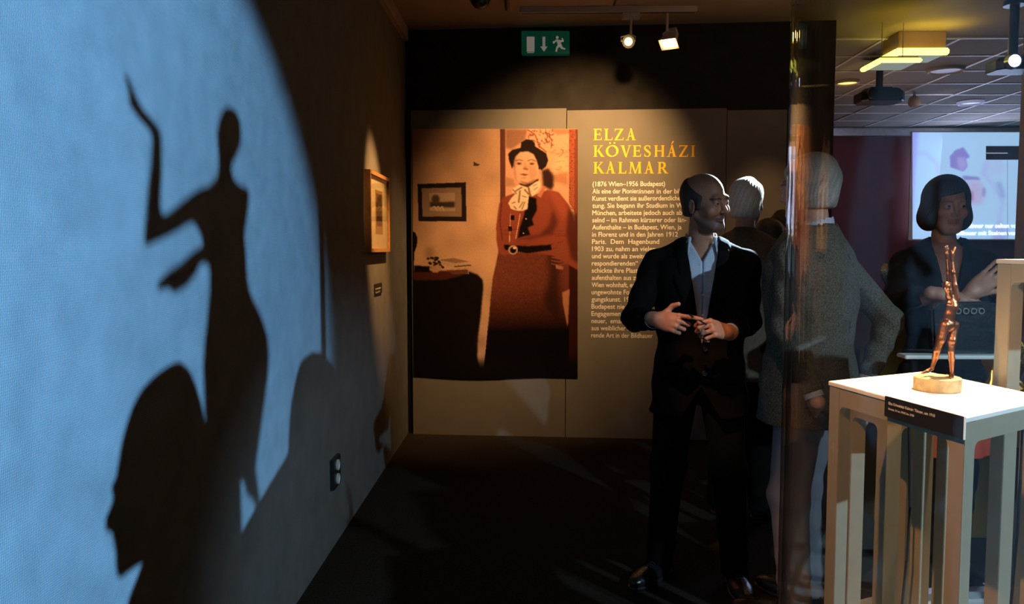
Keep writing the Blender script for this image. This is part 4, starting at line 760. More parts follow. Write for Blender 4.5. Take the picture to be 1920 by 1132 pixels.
# ---- hands. local: wrist at origin, fingers along +y, palm faces -z, thumb on side*(+x)
def hand_obj(name, wrist, dirv, normal, side, curls, m, parent, colf, thumb=((0.032, 0.030, -0.010), (0.050, 0.058, -0.014), (0.058, 0.084, -0.018)), h=0.0021, scale=1.0, spread=1.0, back=None):
    y_ = Vector(dirv).normalized(); z_ = Vector(normal); z_ = (z_-y_*z_.dot(y_)).normalized(); x_ = y_.cross(z_); rot = Matrix((x_, y_, z_)).transposed(); xf = Matrix.Translation(wrist) @ (rot*scale).to_4x4()
    bl = rot.transposed() @ (Vector(back)-Vector(wrist)) if back is not None else Vector((0, -0.04, 0))
    F_ = Fld((min(-0.085, bl.x-0.035), min(-0.075, bl.y-0.035), min(-0.105, bl.z-0.035)), (max(0.085, bl.x+0.035), 0.20, max(0.06, bl.z+0.035)), h); s = side
    bases = [(0.031, 0.088, 0.0), (0.010, 0.093, 0.003), (-0.011, 0.089, 0.002), (-0.030, 0.080, -0.003)]; L = [(0.043, 0.026, 0.022), (0.047, 0.030, 0.023), (0.043, 0.028, 0.023), (0.034, 0.021, 0.020)]; rr = [0.0092, 0.0094, 0.0090, 0.0080]
    d = F_.cap((0, -0.030, 0), (0, 0.0, 0), 0.0275, 0.026); 
    if back is not None: d = smin(d, F_.cap((rot.transposed() @ (Vector(back)-Vector(wrist))), (0, 0, 0), 0.029, 0.026), 0.012)
    d = smin(d, F_.ell((0, 0.045, -0.001), (0.039, 0.052, 0.0165)), 0.02)
    for (bx, by, bz), r0 in zip(bases, rr): d = smin(d, F_.cap((s*bx*0.5, 0.012, 0), (s*bx, by, bz), 0.013, r0*1.12), 0.010)
    d = smin(d, F_.cap((s*0.016, 0.012, -0.009), (s*thumb[0][0], thumb[0][1], thumb[0][2]), 0.016, 0.0125), 0.012)
    th = smin(F_.cap((s*thumb[0][0], thumb[0][1], thumb[0][2]), (s*thumb[1][0], thumb[1][1], thumb[1][2]), 0.0118, 0.0105), F_.cap((s*thumb[1][0], thumb[1][1], thumb[1][2]), (s*thumb[2][0], thumb[2][1], thumb[2][2]), 0.0108, 0.0088), 0.003); d = smin(d, th, 0.006)
    for i in range(4):
        p = Vector((s*bases[i][0], bases[i][1], bases[i][2])); a = 0; sp = s*(1.5-i)*0.045*spread; r0 = rr[i]; f = None
        for k in range(3):
            a += R(curls[i][k]); dv = Vector((math.sin(sp)*math.cos(a), math.cos(a), -math.sin(a))).normalized(); n2 = p+dv*L[i][k]
            c = F_.cap(p, n2, r0*(1-0.07*k), r0*(1-0.07*(k+1))); f = c if f is None else smin(f, c, 0.0025); 
            if k < 2: f = smin(f, F_.sph(n2+Vector((0, 0, 0.0012)), r0*(1.0-0.06*k)), 0.003)
            p = n2
        d = smin(d, f, 0.0045)
    return sdfobj(name, F_, d, m, parent, xf, lambda v: np.ones((len(v), 3))*np.array(colf)*(1-0.12*np.clip((v[:, 1:2]-0.09)/0.05, 0, 1)*np.array([0, 0.6, 0.5])), 1)
RELAX = [(14, 18, 12), (18, 22, 14), (22, 26, 16), (26, 30, 18)]
# ---- whole figures. local body frame: faces -y, z up, x to the figure's own left
def lerp(a, b, t): return a+(b-a)*t
def figure(name, label, root, yaw, H, head_rot, skin, hair, haircol, arms, hands, mats, style='jacket', head_off=(0, -0.012, 0), stance=((0.11, 0.02, 0.03), (-0.11, -0.01, -0.02)), feet_yaw=(12, -12), res=0.009, smile=0, stubble=0, vopen=0.055, vbottom=1.10, hem=0.74, group=None, female=False, eyes_on=True, girth=1.0, trouser_hem=0.03, skirt=None, fullbody=True):
    s = H/1.78; e = empty(name, root, label, 'person', group); W = Matrix.Translation(root) @ Matrix.Rotation(yaw, 4, 'Z') @ Matrix.Scale(s, 4); Wi = W.inverted()
    g = girth; sw = (0.165 if female else 0.185)*g**0.5
    SH = {1: Vector((sw, 0.012, 1.412)), -1: Vector((-sw, 0.012, 1.412))}
    el, wr = {}, {}
    for k in (1, -1):
        a = arms.get(k)
        if a is None: el[k] = Vector((k*(sw+0.055), 0.03, 1.16)); wr[k] = Vector((k*(sw+0.065), -0.04, 0.91))
        else: el[k], wr[k] = Wi @ Vector(a[0]), Wi @ Vector(a[1])
    # --- torso profile (jacket surface)
    zt = np.array([0.40, hem, 0.95, 1.08, 1.22, 1.34, 1.42, 1.475, 1.53]); A = np.array([0.20, 0.198, 0.185, 0.170, 0.185, 0.198, 0.180, 0.115, 0.060])*g; B = np.array([0.15, 0.148, 0.135, 0.122, 0.132, 0.135, 0.115, 0.090, 0.060])*g**1.1
    if female: A[1:5] *= np.array([0.98, 0.90, 0.80, 0.86]); B[2:5] *= np.array([0.95, 0.88, 1.05])
    def torso(F_, off=0.0):
        a = np.interp(F_.z, zt, A)+off; b = np.interp(F_.z, zt, B)+off; p = 2.3; yy = F_.y-0.012
        q_ = ((np.abs(F_.x)/a)**p+(np.abs(yy)/b)**p)**(1/p); return ((q_-1)*np.minimum(a, b)*0.85).astype(np.float32)
    objs = []
    lowz = min(hem, 0.74)-0.06
    allp = [el[1], wr[1], el[-1], wr[-1]]; lo = (min([-0.30*g]+[p.x-0.1 for p in allp]), min([-0.24*g]+[p.y-0.1 for p in allp]), min([lowz]+[p.z-0.08 for p in allp])); hi = (max([0.30*g]+[p.x+0.1 for p in allp]), max([0.24*g]+[p.y+0.1 for p in allp]), 1.60)
    F_ = Fld(lo, hi, res); wob = 0.004*np.sin(F_.z*38+F_.x*22+F_.y*9)*np.sin(F_.x*17-F_.z*11+1.3)
    d = torso(F_)+wob; d = smax(d, hem-F_.z+0.12*np.minimum(F_.x*0, 0), 0.006); d = smax(d, F_.z-1.512, 0.02)
    for k in (1, -1): d = smin(d, F_.cap((k*0.06, 0.015, 1.478), SH[k], 0.040, 0.050), 0.03)
    sleeves = None
    for k in (1, -1):
        dv = (wr[k]-el[k]).normalized(); cuff = wr[k]-dv*0.012; fold = 0.0035*np.sin((F_.z*0.8+F_.x*0.5*k+F_.y*0.7)*75)
        a_ = smin(F_.cap(SH[k], el[k], 0.058*g**0.5, 0.053), F_.cap(el[k], cuff, 0.054, 0.040), 0.02)+fold
        pl = (F_.x-cuff.x)*dv.x+(F_.y-cuff.y)*dv.y+(F_.z-cuff.z)*dv.z; far = np.sqrt((F_.x-cuff.x)**2+(F_.y-cuff.y)**2+(F_.z-cuff.z)**2); a_ = np.where(far < 0.09, smax(a_, pl, 0.004), a_)
        sleeves = a_ if sleeves is None else np.minimum(sleeves, a_)
    if style == 'jacket':
        wv = np.clip((F_.z-vbottom)/(1.49-vbottom), 0, 1)*vopen; V = np.maximum(np.maximum(np.abs(F_.x)-wv, F_.y-0.01), vbottom+0.004-F_.z); lap = (np.abs(F_.x) > wv)*(np.abs(F_.x) < wv+0.018+0.055*np.clip((F_.z-vbottom)/(1.33-vbottom), 0, 1)*(F_.z < 1.36)+0.03*(F_.z >= 1.36))*(F_.y < 0)*(F_.z > vbottom)
        d = d-0.006*lap; seam = (np.abs(F_.x-0.006) < 0.004)*(F_.y < 0)*(F_.z < vbottom); d = d+0.005*seam
        for px_k in (1, -1): d = d-0.006*((np.abs(F_.x-px_k*0.125) < 0.062)*(np.abs(F_.z-0.93) < 0.026)*(F_.y < 0.0))
        # front hem swings away at the bottom
        d = smax(d, -np.maximum(F_.z-(hem+0.13)+1.6*np.abs(F_.x), F_.y+0.03), 0.01)
        d = smax(d, -V, 0.004); d = smax(d, -torso(F_, -0.017), 0.002)
        neck_ = F_.cap((0, 0.03, 1.44), (0, 0.025, 1.62), 0.070, 0.058); d = smin(d, smax(F_.cap((0, 0.045, 1.46), (0, 0.030, 1.525), 0.080, 0.066), -V, 0.004), 0.015); d = smax(d, -neck_, 0.003); d = smax(d, F_.z-1.535+0.6*np.minimum(F_.y-0.02, 0)*-1*0, 0.004)
    d = d+0.004*(np.abs(F_.x) < 0.005)*(F_.y > 0.03)*(style == 'jacket')+0.006*(np.abs(F_.x-0.0) < 0.006)*(F_.y > 0.03)*(F_.z < 0.98)*(style == 'jacket'); d = smin(d, sleeves, 0.012)
    if style == 'jacket': 
        d = smax(d, -V, 0.003)
    garment = {'jacket': 'jacket', 'sweater': 'sweater'}[style]
    if style == 'sweater': d = smin(d, F_.cap((0, 0.03, 1.45), (0, 0.022, 1.495), 0.074, 0.066), 0.012)
    objs.append(sdfobj(garment, F_, d, mats['top'], e, W, None, 1)); top_o = objs[-1]
    if style == 'jacket' and mats.get('shirt') is not None:
        F2 = Fld((-0.17, -0.20, vbottom-0.06), (0.17, 0.12, 1.60), 0.005); t = torso(F2, -0.020); t = smax(t, F2.z-1.50, 0.01); t = smax(t, vbottom-0.05-F2.z, 0.01)
        if female: t = smax(t, -F2.ell((0, -0.16, 1.52), (0.075, 0.12, 0.13)), 0.005)
        fr_ = np.sin(F2.x*0)+0; t = t+0.0015*np.sin(F2.z*55+F2.x*40)-0.002*((np.abs(F2.x-0.002) < 0.014)*(F2.y < 0))
        if not female:
            nk = F2.cap((0, 0.028, 1.44), (0, 0.016, 1.60), 0.066, 0.056); band = np.maximum(np.abs(nk-0.004)-0.003, np.abs(F2.z-1.505-0.35*(F2.y-0.02))-0.028); gap = np.maximum(np.abs(F2.x)-np.clip((F2.z-1.415)*0.55, 0, 0.06), F2.y-0.0)
            band = smax(band, -gap, 0.003)
            for k in (1, -1):                            # collar points
                band = smin(band, F2.cap((k*0.052, -0.045, 1.515), (k*0.060, -0.088, 1.445), 0.009, 0.004), 0.010)
            t = smax(t, -gap, 0.006); t = smax(t, -nk, 0.003); t = smin(t, band, 0.006)
            V2 = None
        objs.append(sdfobj('shirt', F2, t, mats['shirt'], e, W, None, 2))
        for z_ in np.arange(vbottom+0.04, 1.40, 0.085):
            yy = -np.interp(z_, zt, B)+0.012+0.016; c = W @ Vector((0.002, yy, z_))
            mk('shirt_button', M['white_plastic'], lambda bm: lathe(bm, c, [(0, 0.003), (0.0045, 0.003), (0.0055, 0.0015), (0.0055, -0.002), (0, -0.002)], 12, (Matrix.Rotation(yaw, 3, 'Z') @ Matrix.Rotation(math.pi/2, 3, 'X'))), objs[-1], smooth=True) if not female else None
    # --- cuffs
    if style == 'jacket' and mats.get('shirt') is not None:
        for k in (1, -1):
            dv = (wr[k]-el[k]).normalized(); a = W @ (wr[k]-dv*0.035); b = W @ (wr[k]+dv*0.006); q_ = (b-a).to_track_quat('Z', 'Y').to_matrix(); L_ = (b-a).length
            mk('shirt_cuff', mats['shirt'], lambda bm: lathe(bm, a, [(0.030, 0), (0.0335, L_*0.5), (0.0345, L_), (0.0325, L_+0.001), (0.031, L_*0.6), (0.0285, 0)], 28, q_), e, smooth=True)
    # --- buttons on the jacket front
    if style == 'jacket' and not female:
        for z_ in (vbottom-0.015, vbottom-0.115):
            yy = -np.interp(z_, zt, B)+0.005; c = W @ Vector((0.012, yy, z_)); mk('jacket_button', M['leather'], lambda bm: lathe(bm, c, [(0, 0.006), (0.006, 0.0065), (0.010, 0.008), (0.011, 0.003), (0.011, -0.004), (0, -0.004)], 16, (Matrix.Rotation(yaw, 3, 'Z') @ Matrix.Rotation(math.pi/2, 3, 'X'))), top_o, smooth=True)
    # --- legs
    Lg = {1: stance[0], -1: stance[1]}
    if fullbody:
        F3 = Fld((-0.30, -0.24, trouser_hem), (0.30, 0.26, 1.05), 0.009); d = smax(torso(F3, -0.015), F3.z-1.02, 0.02); d = smax(d, 0.84-F3.z, 0.05)
        if skirt:
            zz = [skirt, 0.80, 0.95, 1.02]; a = np.interp(F3.z, zz, [0.215, 0.195, 0.165, 0.15]); b = np.interp(F3.z, zz, [0.165, 0.145, 0.12, 0.11]); th = np.arctan2(F3.y-0.01+0*F3.z, F3.x+0*F3.z)
            q_ = np.sqrt((F3.x/a)**2+((F3.y-0.01)/b)**2); d = (q_-1)*np.minimum(a, b)*0.9+0.006*np.sin(th*11)*np.clip((0.9-F3.z)/0.3, 0, 1); d = smax(d, skirt-F3.z, 0.004); d = smax(d, F3.z-1.02, 0.01)
            objs.append(sdfobj('skirt', F3, d, mats['legs'], e, W, None, 1))
            F3 = Fld((-0.26, -0.24, 0.02), (0.26, 0.26, skirt+0.12), 0.007); d = None
            for k in (1, -1):
                fx, fy, kf = Lg[k]; c = smin(F3.cap((k*0.085, 0.01, skirt+0.1), (lerp(k*0.09, fx, 0.5), fy*0.5-kf, 0.48), 0.070, 0.060), F3.cap((lerp(k*0.09, fx, 0.5), fy*0.5-kf, 0.48), (fx, fy+0.02, 0.09), 0.062, 0.043), 0.03)+0.003*np.sin(F3.z*60+F3.x*30)
                d = c if d is None else np.minimum(d, c)
            for k in (1, -1):
                o_ = sdfobj('boot_shaft', F3, np.maximum(d, -k*F3.x), M['leather'], e, W, None, 1); objs.append(o_)
        else:
            for k in (1, -1):
                fx, fy, kf = Lg[k]; hp = (k*0.092, 0.02, 0.90); kn = (lerp(k*0.095, fx, 0.5), fy*0.5-kf, 0.50); an = (fx, fy+0.02, 0.02)
                fold = 0.004*np.sin(F3.z*70+F3.y*30+k)*np.clip(1.1-np.abs(F3.z-0.12)/0.16, 0, 1)+0.004*np.sin(F3.z*44-F3.x*30)*np.clip(1-np.abs(F3.z-0.52)/0.12, 0, 1)
                d = smin(d, smin(F3.cap(hp, kn, 0.098, 0.072), F3.cap(kn, an, 0.072, 0.058), 0.04)+fold, 0.03)
            d = smax(d, trouser_hem+0.012-F3.z, 0.003); objs.append(sdfobj('trousers', F3, d, mats['legs'], e, W, None, 1))
        for k in (1, -1):
            fx, fy, kf = Lg[k]; ya = R(feet_yaw[0 if k == 1 else 1]); F4 = Fld((-0.07, -0.24, 0.0), (0.07, 0.10, 0.13), 0.005)
            d = smin(F4.ell((0, -0.10, 0.030), (0.049, 0.125, 0.038)), F4.ell((0, 0.025, 0.045), (0.037, 0.055, 0.055)), 0.04); d = smin(d, F4.cap((0, 0.02, 0.05), (0, 0.02, 0.12), 0.036, 0.038), 0.02); d = smax(d, 0.012-F4.z, 0.003); d = smax(d, -F4.sph((0, 0.02, 0.15), 0.03), 0.003)
            sole = np.maximum(np.minimum(F4.ell((0, -0.10, 0.016), (0.052, 0.130, 0.05)), F4.ell((0, 0.025, 0.016), (0.040, 0.062, 0.05))), np.abs(F4.z-0.009)-0.008)
            xf = W @ Matrix.Translation((fx, fy, 0)) @ Matrix.Rotation(ya, 4, 'Z'); sh_ = sdfobj('shoe', F4, d, M['leather'], e, xf, None, 1); sdfobj('sole', F4, sole, M['dark_plastic'], sh_, xf, None, 0)
            if not skirt:
                for j in range(4):
                    p0 = xf @ Vector((-0.016, -0.055-j*0.014, 0.072-j*0.0035)); p1 = xf @ Vector((0.016, -0.055-j*0.014, 0.072-j*0.0035)); pm = (p0+p1)/2+Vector((0, 0, 0.006)); mk('shoelace', M['dark_plastic'], lambda bm: tube(bm, [p0, pm, p1], 0.0022, 6), sh_)
    # --- skin: head and neck, hands -> one body mesh
    nb = Vector((0, 0.02, 1.46)); hc = Vector((0, head_off[1], 1.665))+Vector((head_off[0], 0, head_off[2])); HR_ = Matrix.Rotation(R(head_rot[0]), 4, 'Z') @ Matrix.Rotation(R(head_rot[1]), 4, 'X') @ Matrix.Rotation(R(head_rot[2]), 4, 'Y')
    xl = Matrix.Translation(hc) @ HR_; nl = xl.inverted() @ nb; Fh, dh = head_field(0.0030 if eyes_on else 0.005, female, smile, nl)
    xf = W @ xl; hd = sdfobj('body', Fh, dh, M['skin'], e, xf, skincol(skin, female, stubble), 1); shells = [hd]
    if hands:
        for k, (wp, dv, nv, cu, kw) in hands.items():
            ed = W @ el[k]; kw = dict(kw); kw['back'] = Vector(wp)+(ed-Vector(wp)).normalized()*kw.pop('armlen', 0.05); shells.append(hand_obj('hand', wp, dv, nv, k, cu, M['skin'], e, skin, **kw))
    F5 = Fld((-0.26, -0.2, 0.9), (0.26, 0.2, 1.50), 0.02); d5 = torso(F5, -0.045); d5 = smin(d5, F5.cap((0, 0.02, 1.35), (0, 0.02, 1.6), 0.05), 0.03)
    if female:
        F5 = Fld((-0.2, -0.2, 1.1), (0.2, 0.2, 1.52), 0.008); d5 = smin(smax(torso(F5, -0.026), F5.z-1.49, 0.02), F5.cap((0, 0.02, 1.40), (0, 0.02, 1.6), 0.05), 0.03)
    shells.append(sdfobj('chest', F5, d5, M['skin'], e, W, lambda v: np.ones((len(v), 3))*np.array(skin), 1)); body = joinm(shells)
    if eyes_on: eyes(xf, e)
    if hair:
        Fq, dq = hair_field(hair, 0.0035); hc_ = np.array(haircol); sdfobj('hair', Fq, dq, M['hair'], e, xf, lambda v: np.ones((len(v), 3))*hc_*(1+0.10*np.sin(v[:, :1]*240+v[:, 2:3]*90)), 0)
    return e, xf
# ------------------------------------------------------------------ people
SUIT = dict(top=M['suit'], legs=M['suit'], shirt=M['shirt'])
Y0 = 3.42
er, wrr = P(1190, 596, 3.40), P(1226, 600, 3.15); ell_, wrl = P(1402, 604, 3.42), P(1368, 622, 3.17)
rootm = P(1305, 1080, Y0); rootm = Vector((rootm.x, Y0, 0))
hR = (P(1233, 599, 3.13), P(1300, 609, 3.02)-P(1233, 596, 3.13), Vector((-0.25, -1, 0.25)), [(6, 12, 8), (62, 70, 40), (74, 78, 46), (78, 80, 46)], dict(thumb=((0.036, 0.028, -0.004), (0.064, 0.046, -0.004), (0.075, 0.072, 0.0))))
hL = (P(1362, 622, 3.14), P(1306, 608, 3.03)-P(1362, 624, 3.14), Vector((0.1, -0.85, 0.55)), [(48, 62, 34), (56, 66, 36), (60, 70, 38), (62, 72, 40)], dict(thumb=((0.032, 0.034, -0.016), (0.036, 0.064, -0.032), (0.026, 0.088, -0.040))))
man, xfm = figure('person', 'man in black suit and open pale blue shirt, hands together, smiling toward the right', rootm, R(-8), 1.765, (46, 5, -5), (0.36, 0.165, 0.095), 'fringe', (0.035, 0.025, 0.02), {-1: (er, wrr), 1: (ell_, wrl)},
   {-1: hR, 1: hL}, SUIT, head_off=(0.012, -0.035, 0.0), smile=1.0, stubble=0.95, vopen=0.066, vbottom=1.07, hem=0.76, stance=((0.17, 0.0, 0.0), (-0.16, 0.06, 0.0)), feet_yaw=(6, -32), res=0.007, girth=1.06)
pb = P(1312, 601, 3.06); pen = P(1291, 589, 3.02); tag(center(mk('pen', M['leather'], lambda bm: tube(bm, [pen, pen+(pb-pen)*0.1, pb, pb+(pb-pen)*0.8], [0.002, 0.003, 0.003, 0.0025], 10), smooth=True)), 'slim black pen held between the hands of the man in the black suit', 'pen')
# white-haired man seen from behind
r2 = P(1378, 900, 4.35); figure('person', 'white-haired man in brown sweater seen from behind, behind the man in black suit', Vector((r2.x+0.03, 4.35, 0)), R(150), 1.82, (0, 4, 0), (0.45, 0.26, 0.18), 'short', (0.62, 0.62, 0.60), {}, None, dict(top=M['sweater'], legs=M['suit']), style='sweater', eyes_on=False, res=0.011)
# tweed man
r3 = P(1492, 900, 3.14); Y3 = 3.14
ra_el, ra_wr = P(1668, 602, 3.30), P(1624, 712, 3.25); la_el, la_wr = P(1476, 615, 2.92), P(1526, 742, 2.84)
h3 = (P(1624, 718, 3.24), P(1618, 772, 3.20)-P(1624, 718, 3.24), Vector((0.3, -1, 0.0)), [(10, 14, 10), (30, 34, 20), (36, 40, 20), (40, 44, 20)], {})
h3l = (P(1530, 756, 2.85), Vector((0.2, 0.9, -0.35)), Vector((-1, 0, 0)), RELAX, {})
figure('person', 'grey-haired man in grey tweed jacket and blue-grey trousers behind the edge of the glass case', Vector((r3.x+0.03, Y3, 0)), R(-128), 1.81, (-8, 4, 0), (0.42, 0.25, 0.19), 'short', (0.32, 0.32, 0.30), {1: (la_el, la_wr), -1: (ra_el, ra_wr)}, {-1: h3, 1: h3l}, dict(top=M['tweed'], legs=M['jeans'], shirt=M['shirt']), res=0.008, girth=1.18, hem=0.78, vbottom=1.1, stance=((0.10, 0.0, 0.02), (-0.10, -0.02, 0.03)))
# woman
r4 = P(1765, 900, 3.42); we, ww = P(1850, 590, 3.50), P(1846, 528, 3.20); we2, ww2 = P(1680, 575, 3.42), P(1728, 548, 3.26)
h4 = (P(1822, 548, 3.18), P(1862, 516, 3.15)-P(1822, 548, 3.18), Vector((-0.2, -1, 0.3)), [(14, 20, 12)]*4, {})
h4b = (P(1762, 552, 3.20), P(1805, 560, 3.17)-P(1762, 552, 3.20), Vector((0.1, -0.5, 0.9)), RELAX, dict(armlen=0.22))
figure('person', 'woman with black bob in black blazer and orange-red skirt behind the statuette', Vector((r4.x+0.06, 3.58, 0)), R(-14), 1.76, (10, 5, 0), (0.36, 0.20, 0.14), 'bob', (0.014, 0.012, 0.012), {1: (we, P(1824, 548, 3.20)), -1: (we2, ww2)}, {1: h4, -1: h4b}, dict(top=M['blazer'], legs=M['orange'], shirt=None), female=True, vopen=0.062, vbottom=1.20, hem=0.80, skirt=0.56, res=0.008)
# two dark figures in the gap beside the glass edge
r5 = P(1430, 900, 4.9); figure('person', 'dark-haired visitor mostly hidden beside the glass edge, the nearer of the two in the gap', Vector((r5.x, 4.9, 0)), R(170), 1.62, (0, 0, 0), (0.40, 0.22, 0.15), 'bob', (0.012, 0.01, 0.01), {}, None, dict(top=M['suit'], legs=M['suit']), style='sweater', eyes_on=False, res=0.012, female=True)
r6 = P(1458, 900, 5.45); figure('person', 'visitor in dark clothes with lit face, farther figure in the gap by the glass edge', Vector((r6.x, 5.45, 0)), R(-60), 1.70, (0, 0, 0), (0.45, 0.24, 0.15), 'short', (0.03, 0.02, 0.015), {}, None, dict(top=M['suit'], legs=M['suit']), style='sweater', eyes_on=False, res=0.012)
# ------------------------------------------------------------------ vitrine and pedestals
GC = Vector((1.75, 1.95, 0)); GR = 1.08; ZB = 0.148; ZT = CEIL-0.03
vit = empty('glass_vitrine', (GC.x, GC.y, 0), 'tall round clear glass case around the display tables at the right', 'glass case')
def ringf(r0, r1, z0, z1, n=96):
    return lambda bm: lathe(bm, (GC.x, GC.y, 0), [(r0, z0), (r1, z0), (r1, z1), (r0, z1), (r0, z0)], n)
mk('plinth', M['white_plastic'], lambda bm: lathe(bm, (GC.x, GC.y, 0), [(0, 0.0), (GR+0.01, 0.0), (GR+0.01, ZB-0.02), (GR-0.03, ZB-0.02), (GR-0.03, ZB-0.03), (0, ZB-0.03)], 96), vit)
mk('base_rail', M['steel'], ringf(GR-0.025, GR+0.022, ZB-0.02, ZB+0.008), vit, smooth=True)
def arcpane(a0, a1, r0, r1, z0, z1, n):
    def f(bm):
        for i in range(n):
            t0, t1 = a0+(a1-a0)*i/n, a0+(a1-a0)*(i+1)/n
        A = [[bm.verts.new((GC.x+r*math.cos(a0+(a1-a0)*i/n), GC.y+r*math.sin(a0+(a1-a0)*i/n), z)) for i in range(n+1)] for r, z in ((r0, z0), (r1, z0), (r1, z1), (r0, z1))]
        for k in range(4):
            for i in range(n): bm.faces.new((A[k][i], A[k][i+1], A[(k+1)%4][i+1], A[(k+1)%4][i]))
        bm.faces.new([A[k][0] for k in range(4)]); bm.faces.new([A[k][n] for k in range(4)][::-1])
    return f
for k in range(4):
    a0 = R(158+k*90); mk('glass_pane', M['glass'], arcpane(a0+0.004, a0+R(90)-0.004, GR-0.010, GR, ZB, ZT, 40), vit, smooth=True)
mk('top_rail', M['steel'], ringf(GR-0.03, GR+0.02, ZT-0.01, CEIL), vit, smooth=True)
ZTAB = 1.095
def table(name, label, A_, B_, C_, D_, ztop, leg=0.045, apron=0.048, zfoot=ZB-0.03, rnd=0.02):
    """corners in plan, in order; slab on a leg-and-apron frame with legs set flush"""
    cs = [Vector((p[0], p[1], 0)) for p in (A_, B_, C_, D_)]; ce = sum(cs, Vector())/4; e = empty(name, (ce.x, ce.y, zfoot), label, 'display table')
    zf = ztop-0.012
    ins = []
    for i in range(4):
        u = (cs[(i+1)%4]-cs[i]).normalized(); v = (cs[(i-1)%4]-cs[i]).normalized(); ins.append((cs[i], u, v))
    mk('table_top', M['top'], lambda bm: prism(bm, [p+Vector((0, 0, zf)) for p in cs], (0, 0, 0.012)), e, bevel=0.0015)
    for c, u, v in ins:
        a = c+(u+v)*0.003; mk('leg', M['powder'], lambda bm: prism(bm, [a+Vector((0,0,zfoot)), a+u*leg+Vector((0,0,zfoot)), a+(u+v)*leg+Vector((0,0,zfoot)), a+v*leg+Vector((0,0,zfoot))], (0, 0, zf-0.0005-zfoot)), e, bevel=0.0015)
    for i in range(4):
        c, u, v = ins[i]; n2 = cs[(i+1)%4]; L_ = (n2-c).length; a = c+u*(leg+0.003)+v*0.004; b = n2-u*(leg+0.003)+v*0.004
        def ap(bm):
            zs = zf-0.0005; prof = [(0, zs), (0, zs-apron-rnd), (rnd*0.15, zs-apron-rnd*0.45), (rnd*0.5, zs-apron-rnd*0.12), (rnd, zs-apron)]; Lb = (b-a).length
            pts = [a+u*x_+Vector((0, 0, z_)) for x_, z_ in prof]+[a+u*(Lb-x_)+Vector((0, 0, z_)) for x_, z_ in prof[::-1]]; prism(bm, pts, v*(leg*0.5))
        mk('apron', M['powder'], ap, e)
    return e
tA = PZ(1553, 714, ZTAB); tB = PZ(1811, 783, ZTAB); tD = PZ(1736, 695.5, ZTAB); tC = tB+(PZ(1920, 759, ZTAB)-tB).normalized()*(tD-tA).length*1.02
t1 = table('display_table', 'pale display table carrying the bronze dancer, nearest of the tables in the glass case', tA, tB, tC, tD, ZTAB)
sx0 = PZ(1757, 731, ZTAB); base = Vector((sx0.x, sx0.y, ZTAB))
# label plate on the left front side of the table
uA = (tB-tA).normalized(); uA.z = 0; nA = Vector((uA.y, -uA.x, 0)); nA = -nA if nA.dot(Vector((0,0,0))-tA) < 0 else nA
def onface(px, py, off=0.004):
    o = Vector((tA.x, tA.y, 0))+nA*off; c = Vector((0,0,CAMZ)); d = ray(px, py); return c+d*((o-c).dot(nA)/d.dot(nA))
q0, q1, q2, q3 = onface(1662.5, 742), onface(1811, 781), onface(1811, 822.5), onface(1662.5, 781.5)
lb = empty('table_label', (q0+q1)/2-Vector((0,0,0.05)), 'black caption card with white lettering on the front of the nearest display table', 'label')
zt_, zb_ = (q0.z+q1.z)/2, (q2.z+q3.z)/2
def lp(bm): prism(bm, [Vector((q0.x, q0.y, zb_)), Vector((q1.x, q1.y, zb_)), Vector((q1.x, q1.y, zt_)), Vector((q0.x, q0.y, zt_))], nA*0.005)
mk('caption_card', M['plate'], lp, lb)
mk('card_edge', M['top'], lambda bm: prism(bm, [Vector((q1.x, q1.y, zb_)), Vector((q1.x, q1.y, zb_))+uA*0.0015, Vector((q1.x, q1.y, zt_))+uA*0.0015, Vector((q1.x, q1.y, zt_))], nA*0.005), lb)
hh = zt_-zb_
for s_, f0, f1, dy, sz in (("Elza Kövesházi Kalmár: Tänzer, um 1910", 0.06, 0.67, 0.36, 0.19), ("Bronze, 34 cm. MNG Inv. 5930", 0.06, 0.41, 0.62, 0.145)):
    a = Vector((q0.x, q0.y, zt_-dy*hh))+(q1-q0)*f0*Vector((1,1,0)).length/Vector((1,1,0)).length; a.z = zt_-dy*hh
    place_text(textmesh(s_, 1, 0, 0.02), a, uA, Vector((0,0,1)), (q1-q0).length*(f1-f0), hh*sz, m=M['ink'], parent=lb, name='caption_line', out=nA, lift=0.0056)
# second taller table at the right
def rotrect(cx, cy, a, b, th): c, s_ = math.cos(th), math.sin(th); return [(cx+c*x_-s_*y_, cy+s_*x_+c*y_) for x_, y_ in ((-a, -b), (a, -b), (a, b), (-a, b))]
def table_at(px, py, z, dirs, la, lb_):
    a = PZ(px, py, z) if abs(z-CAMZ) > 0.02 else None; return a
t2a = P(1867, 489, 2.22); z2 = 1.432
u2 = Vector((0.28, -0.96, 0)).normalized(); v2 = Vector((0.96, 0.28, 0)); a2 = Vector((t2a.x, t2a.y, 0))+u2*0.0
table('display_table', 'tall pale display table rising behind the right end of the nearest table', a2, a2+u2*0.36, a2+u2*0.36+v2*0.36, a2+v2*0.36, z2)
a3 = P(1580, 760, 2.66); u3 = Vector((0.45, -0.89, 0)).normalized(); v3 = Vector((0.89, 0.45, 0))
a3 = Vector((a3.x, a3.y, 0)); b3 = P(1664, 760, 2.42); b3 = Vector((b3.x, b3.y, 0)); u3 = (b3-a3).normalized(); v3 = Vector((-u3.y, u3.x, 0))
table('display_table', 'low pale display table half hidden behind the legs of the nearest table', a3, b3, b3+v3*0.26, a3+v3*0.26, 0.975, leg=0.05)
a4 = Vector((1.60, 2.62, 0)); table('display_table', 'display table with the gold sculpture behind the tall table', a4, a4+Vector((0.10, -0.34, 0)), a4+Vector((0.44, -0.24, 0)), a4+Vector((0.34, 0.10, 0)), 1.02)
tube_ = P(1706, 850, 2.32)
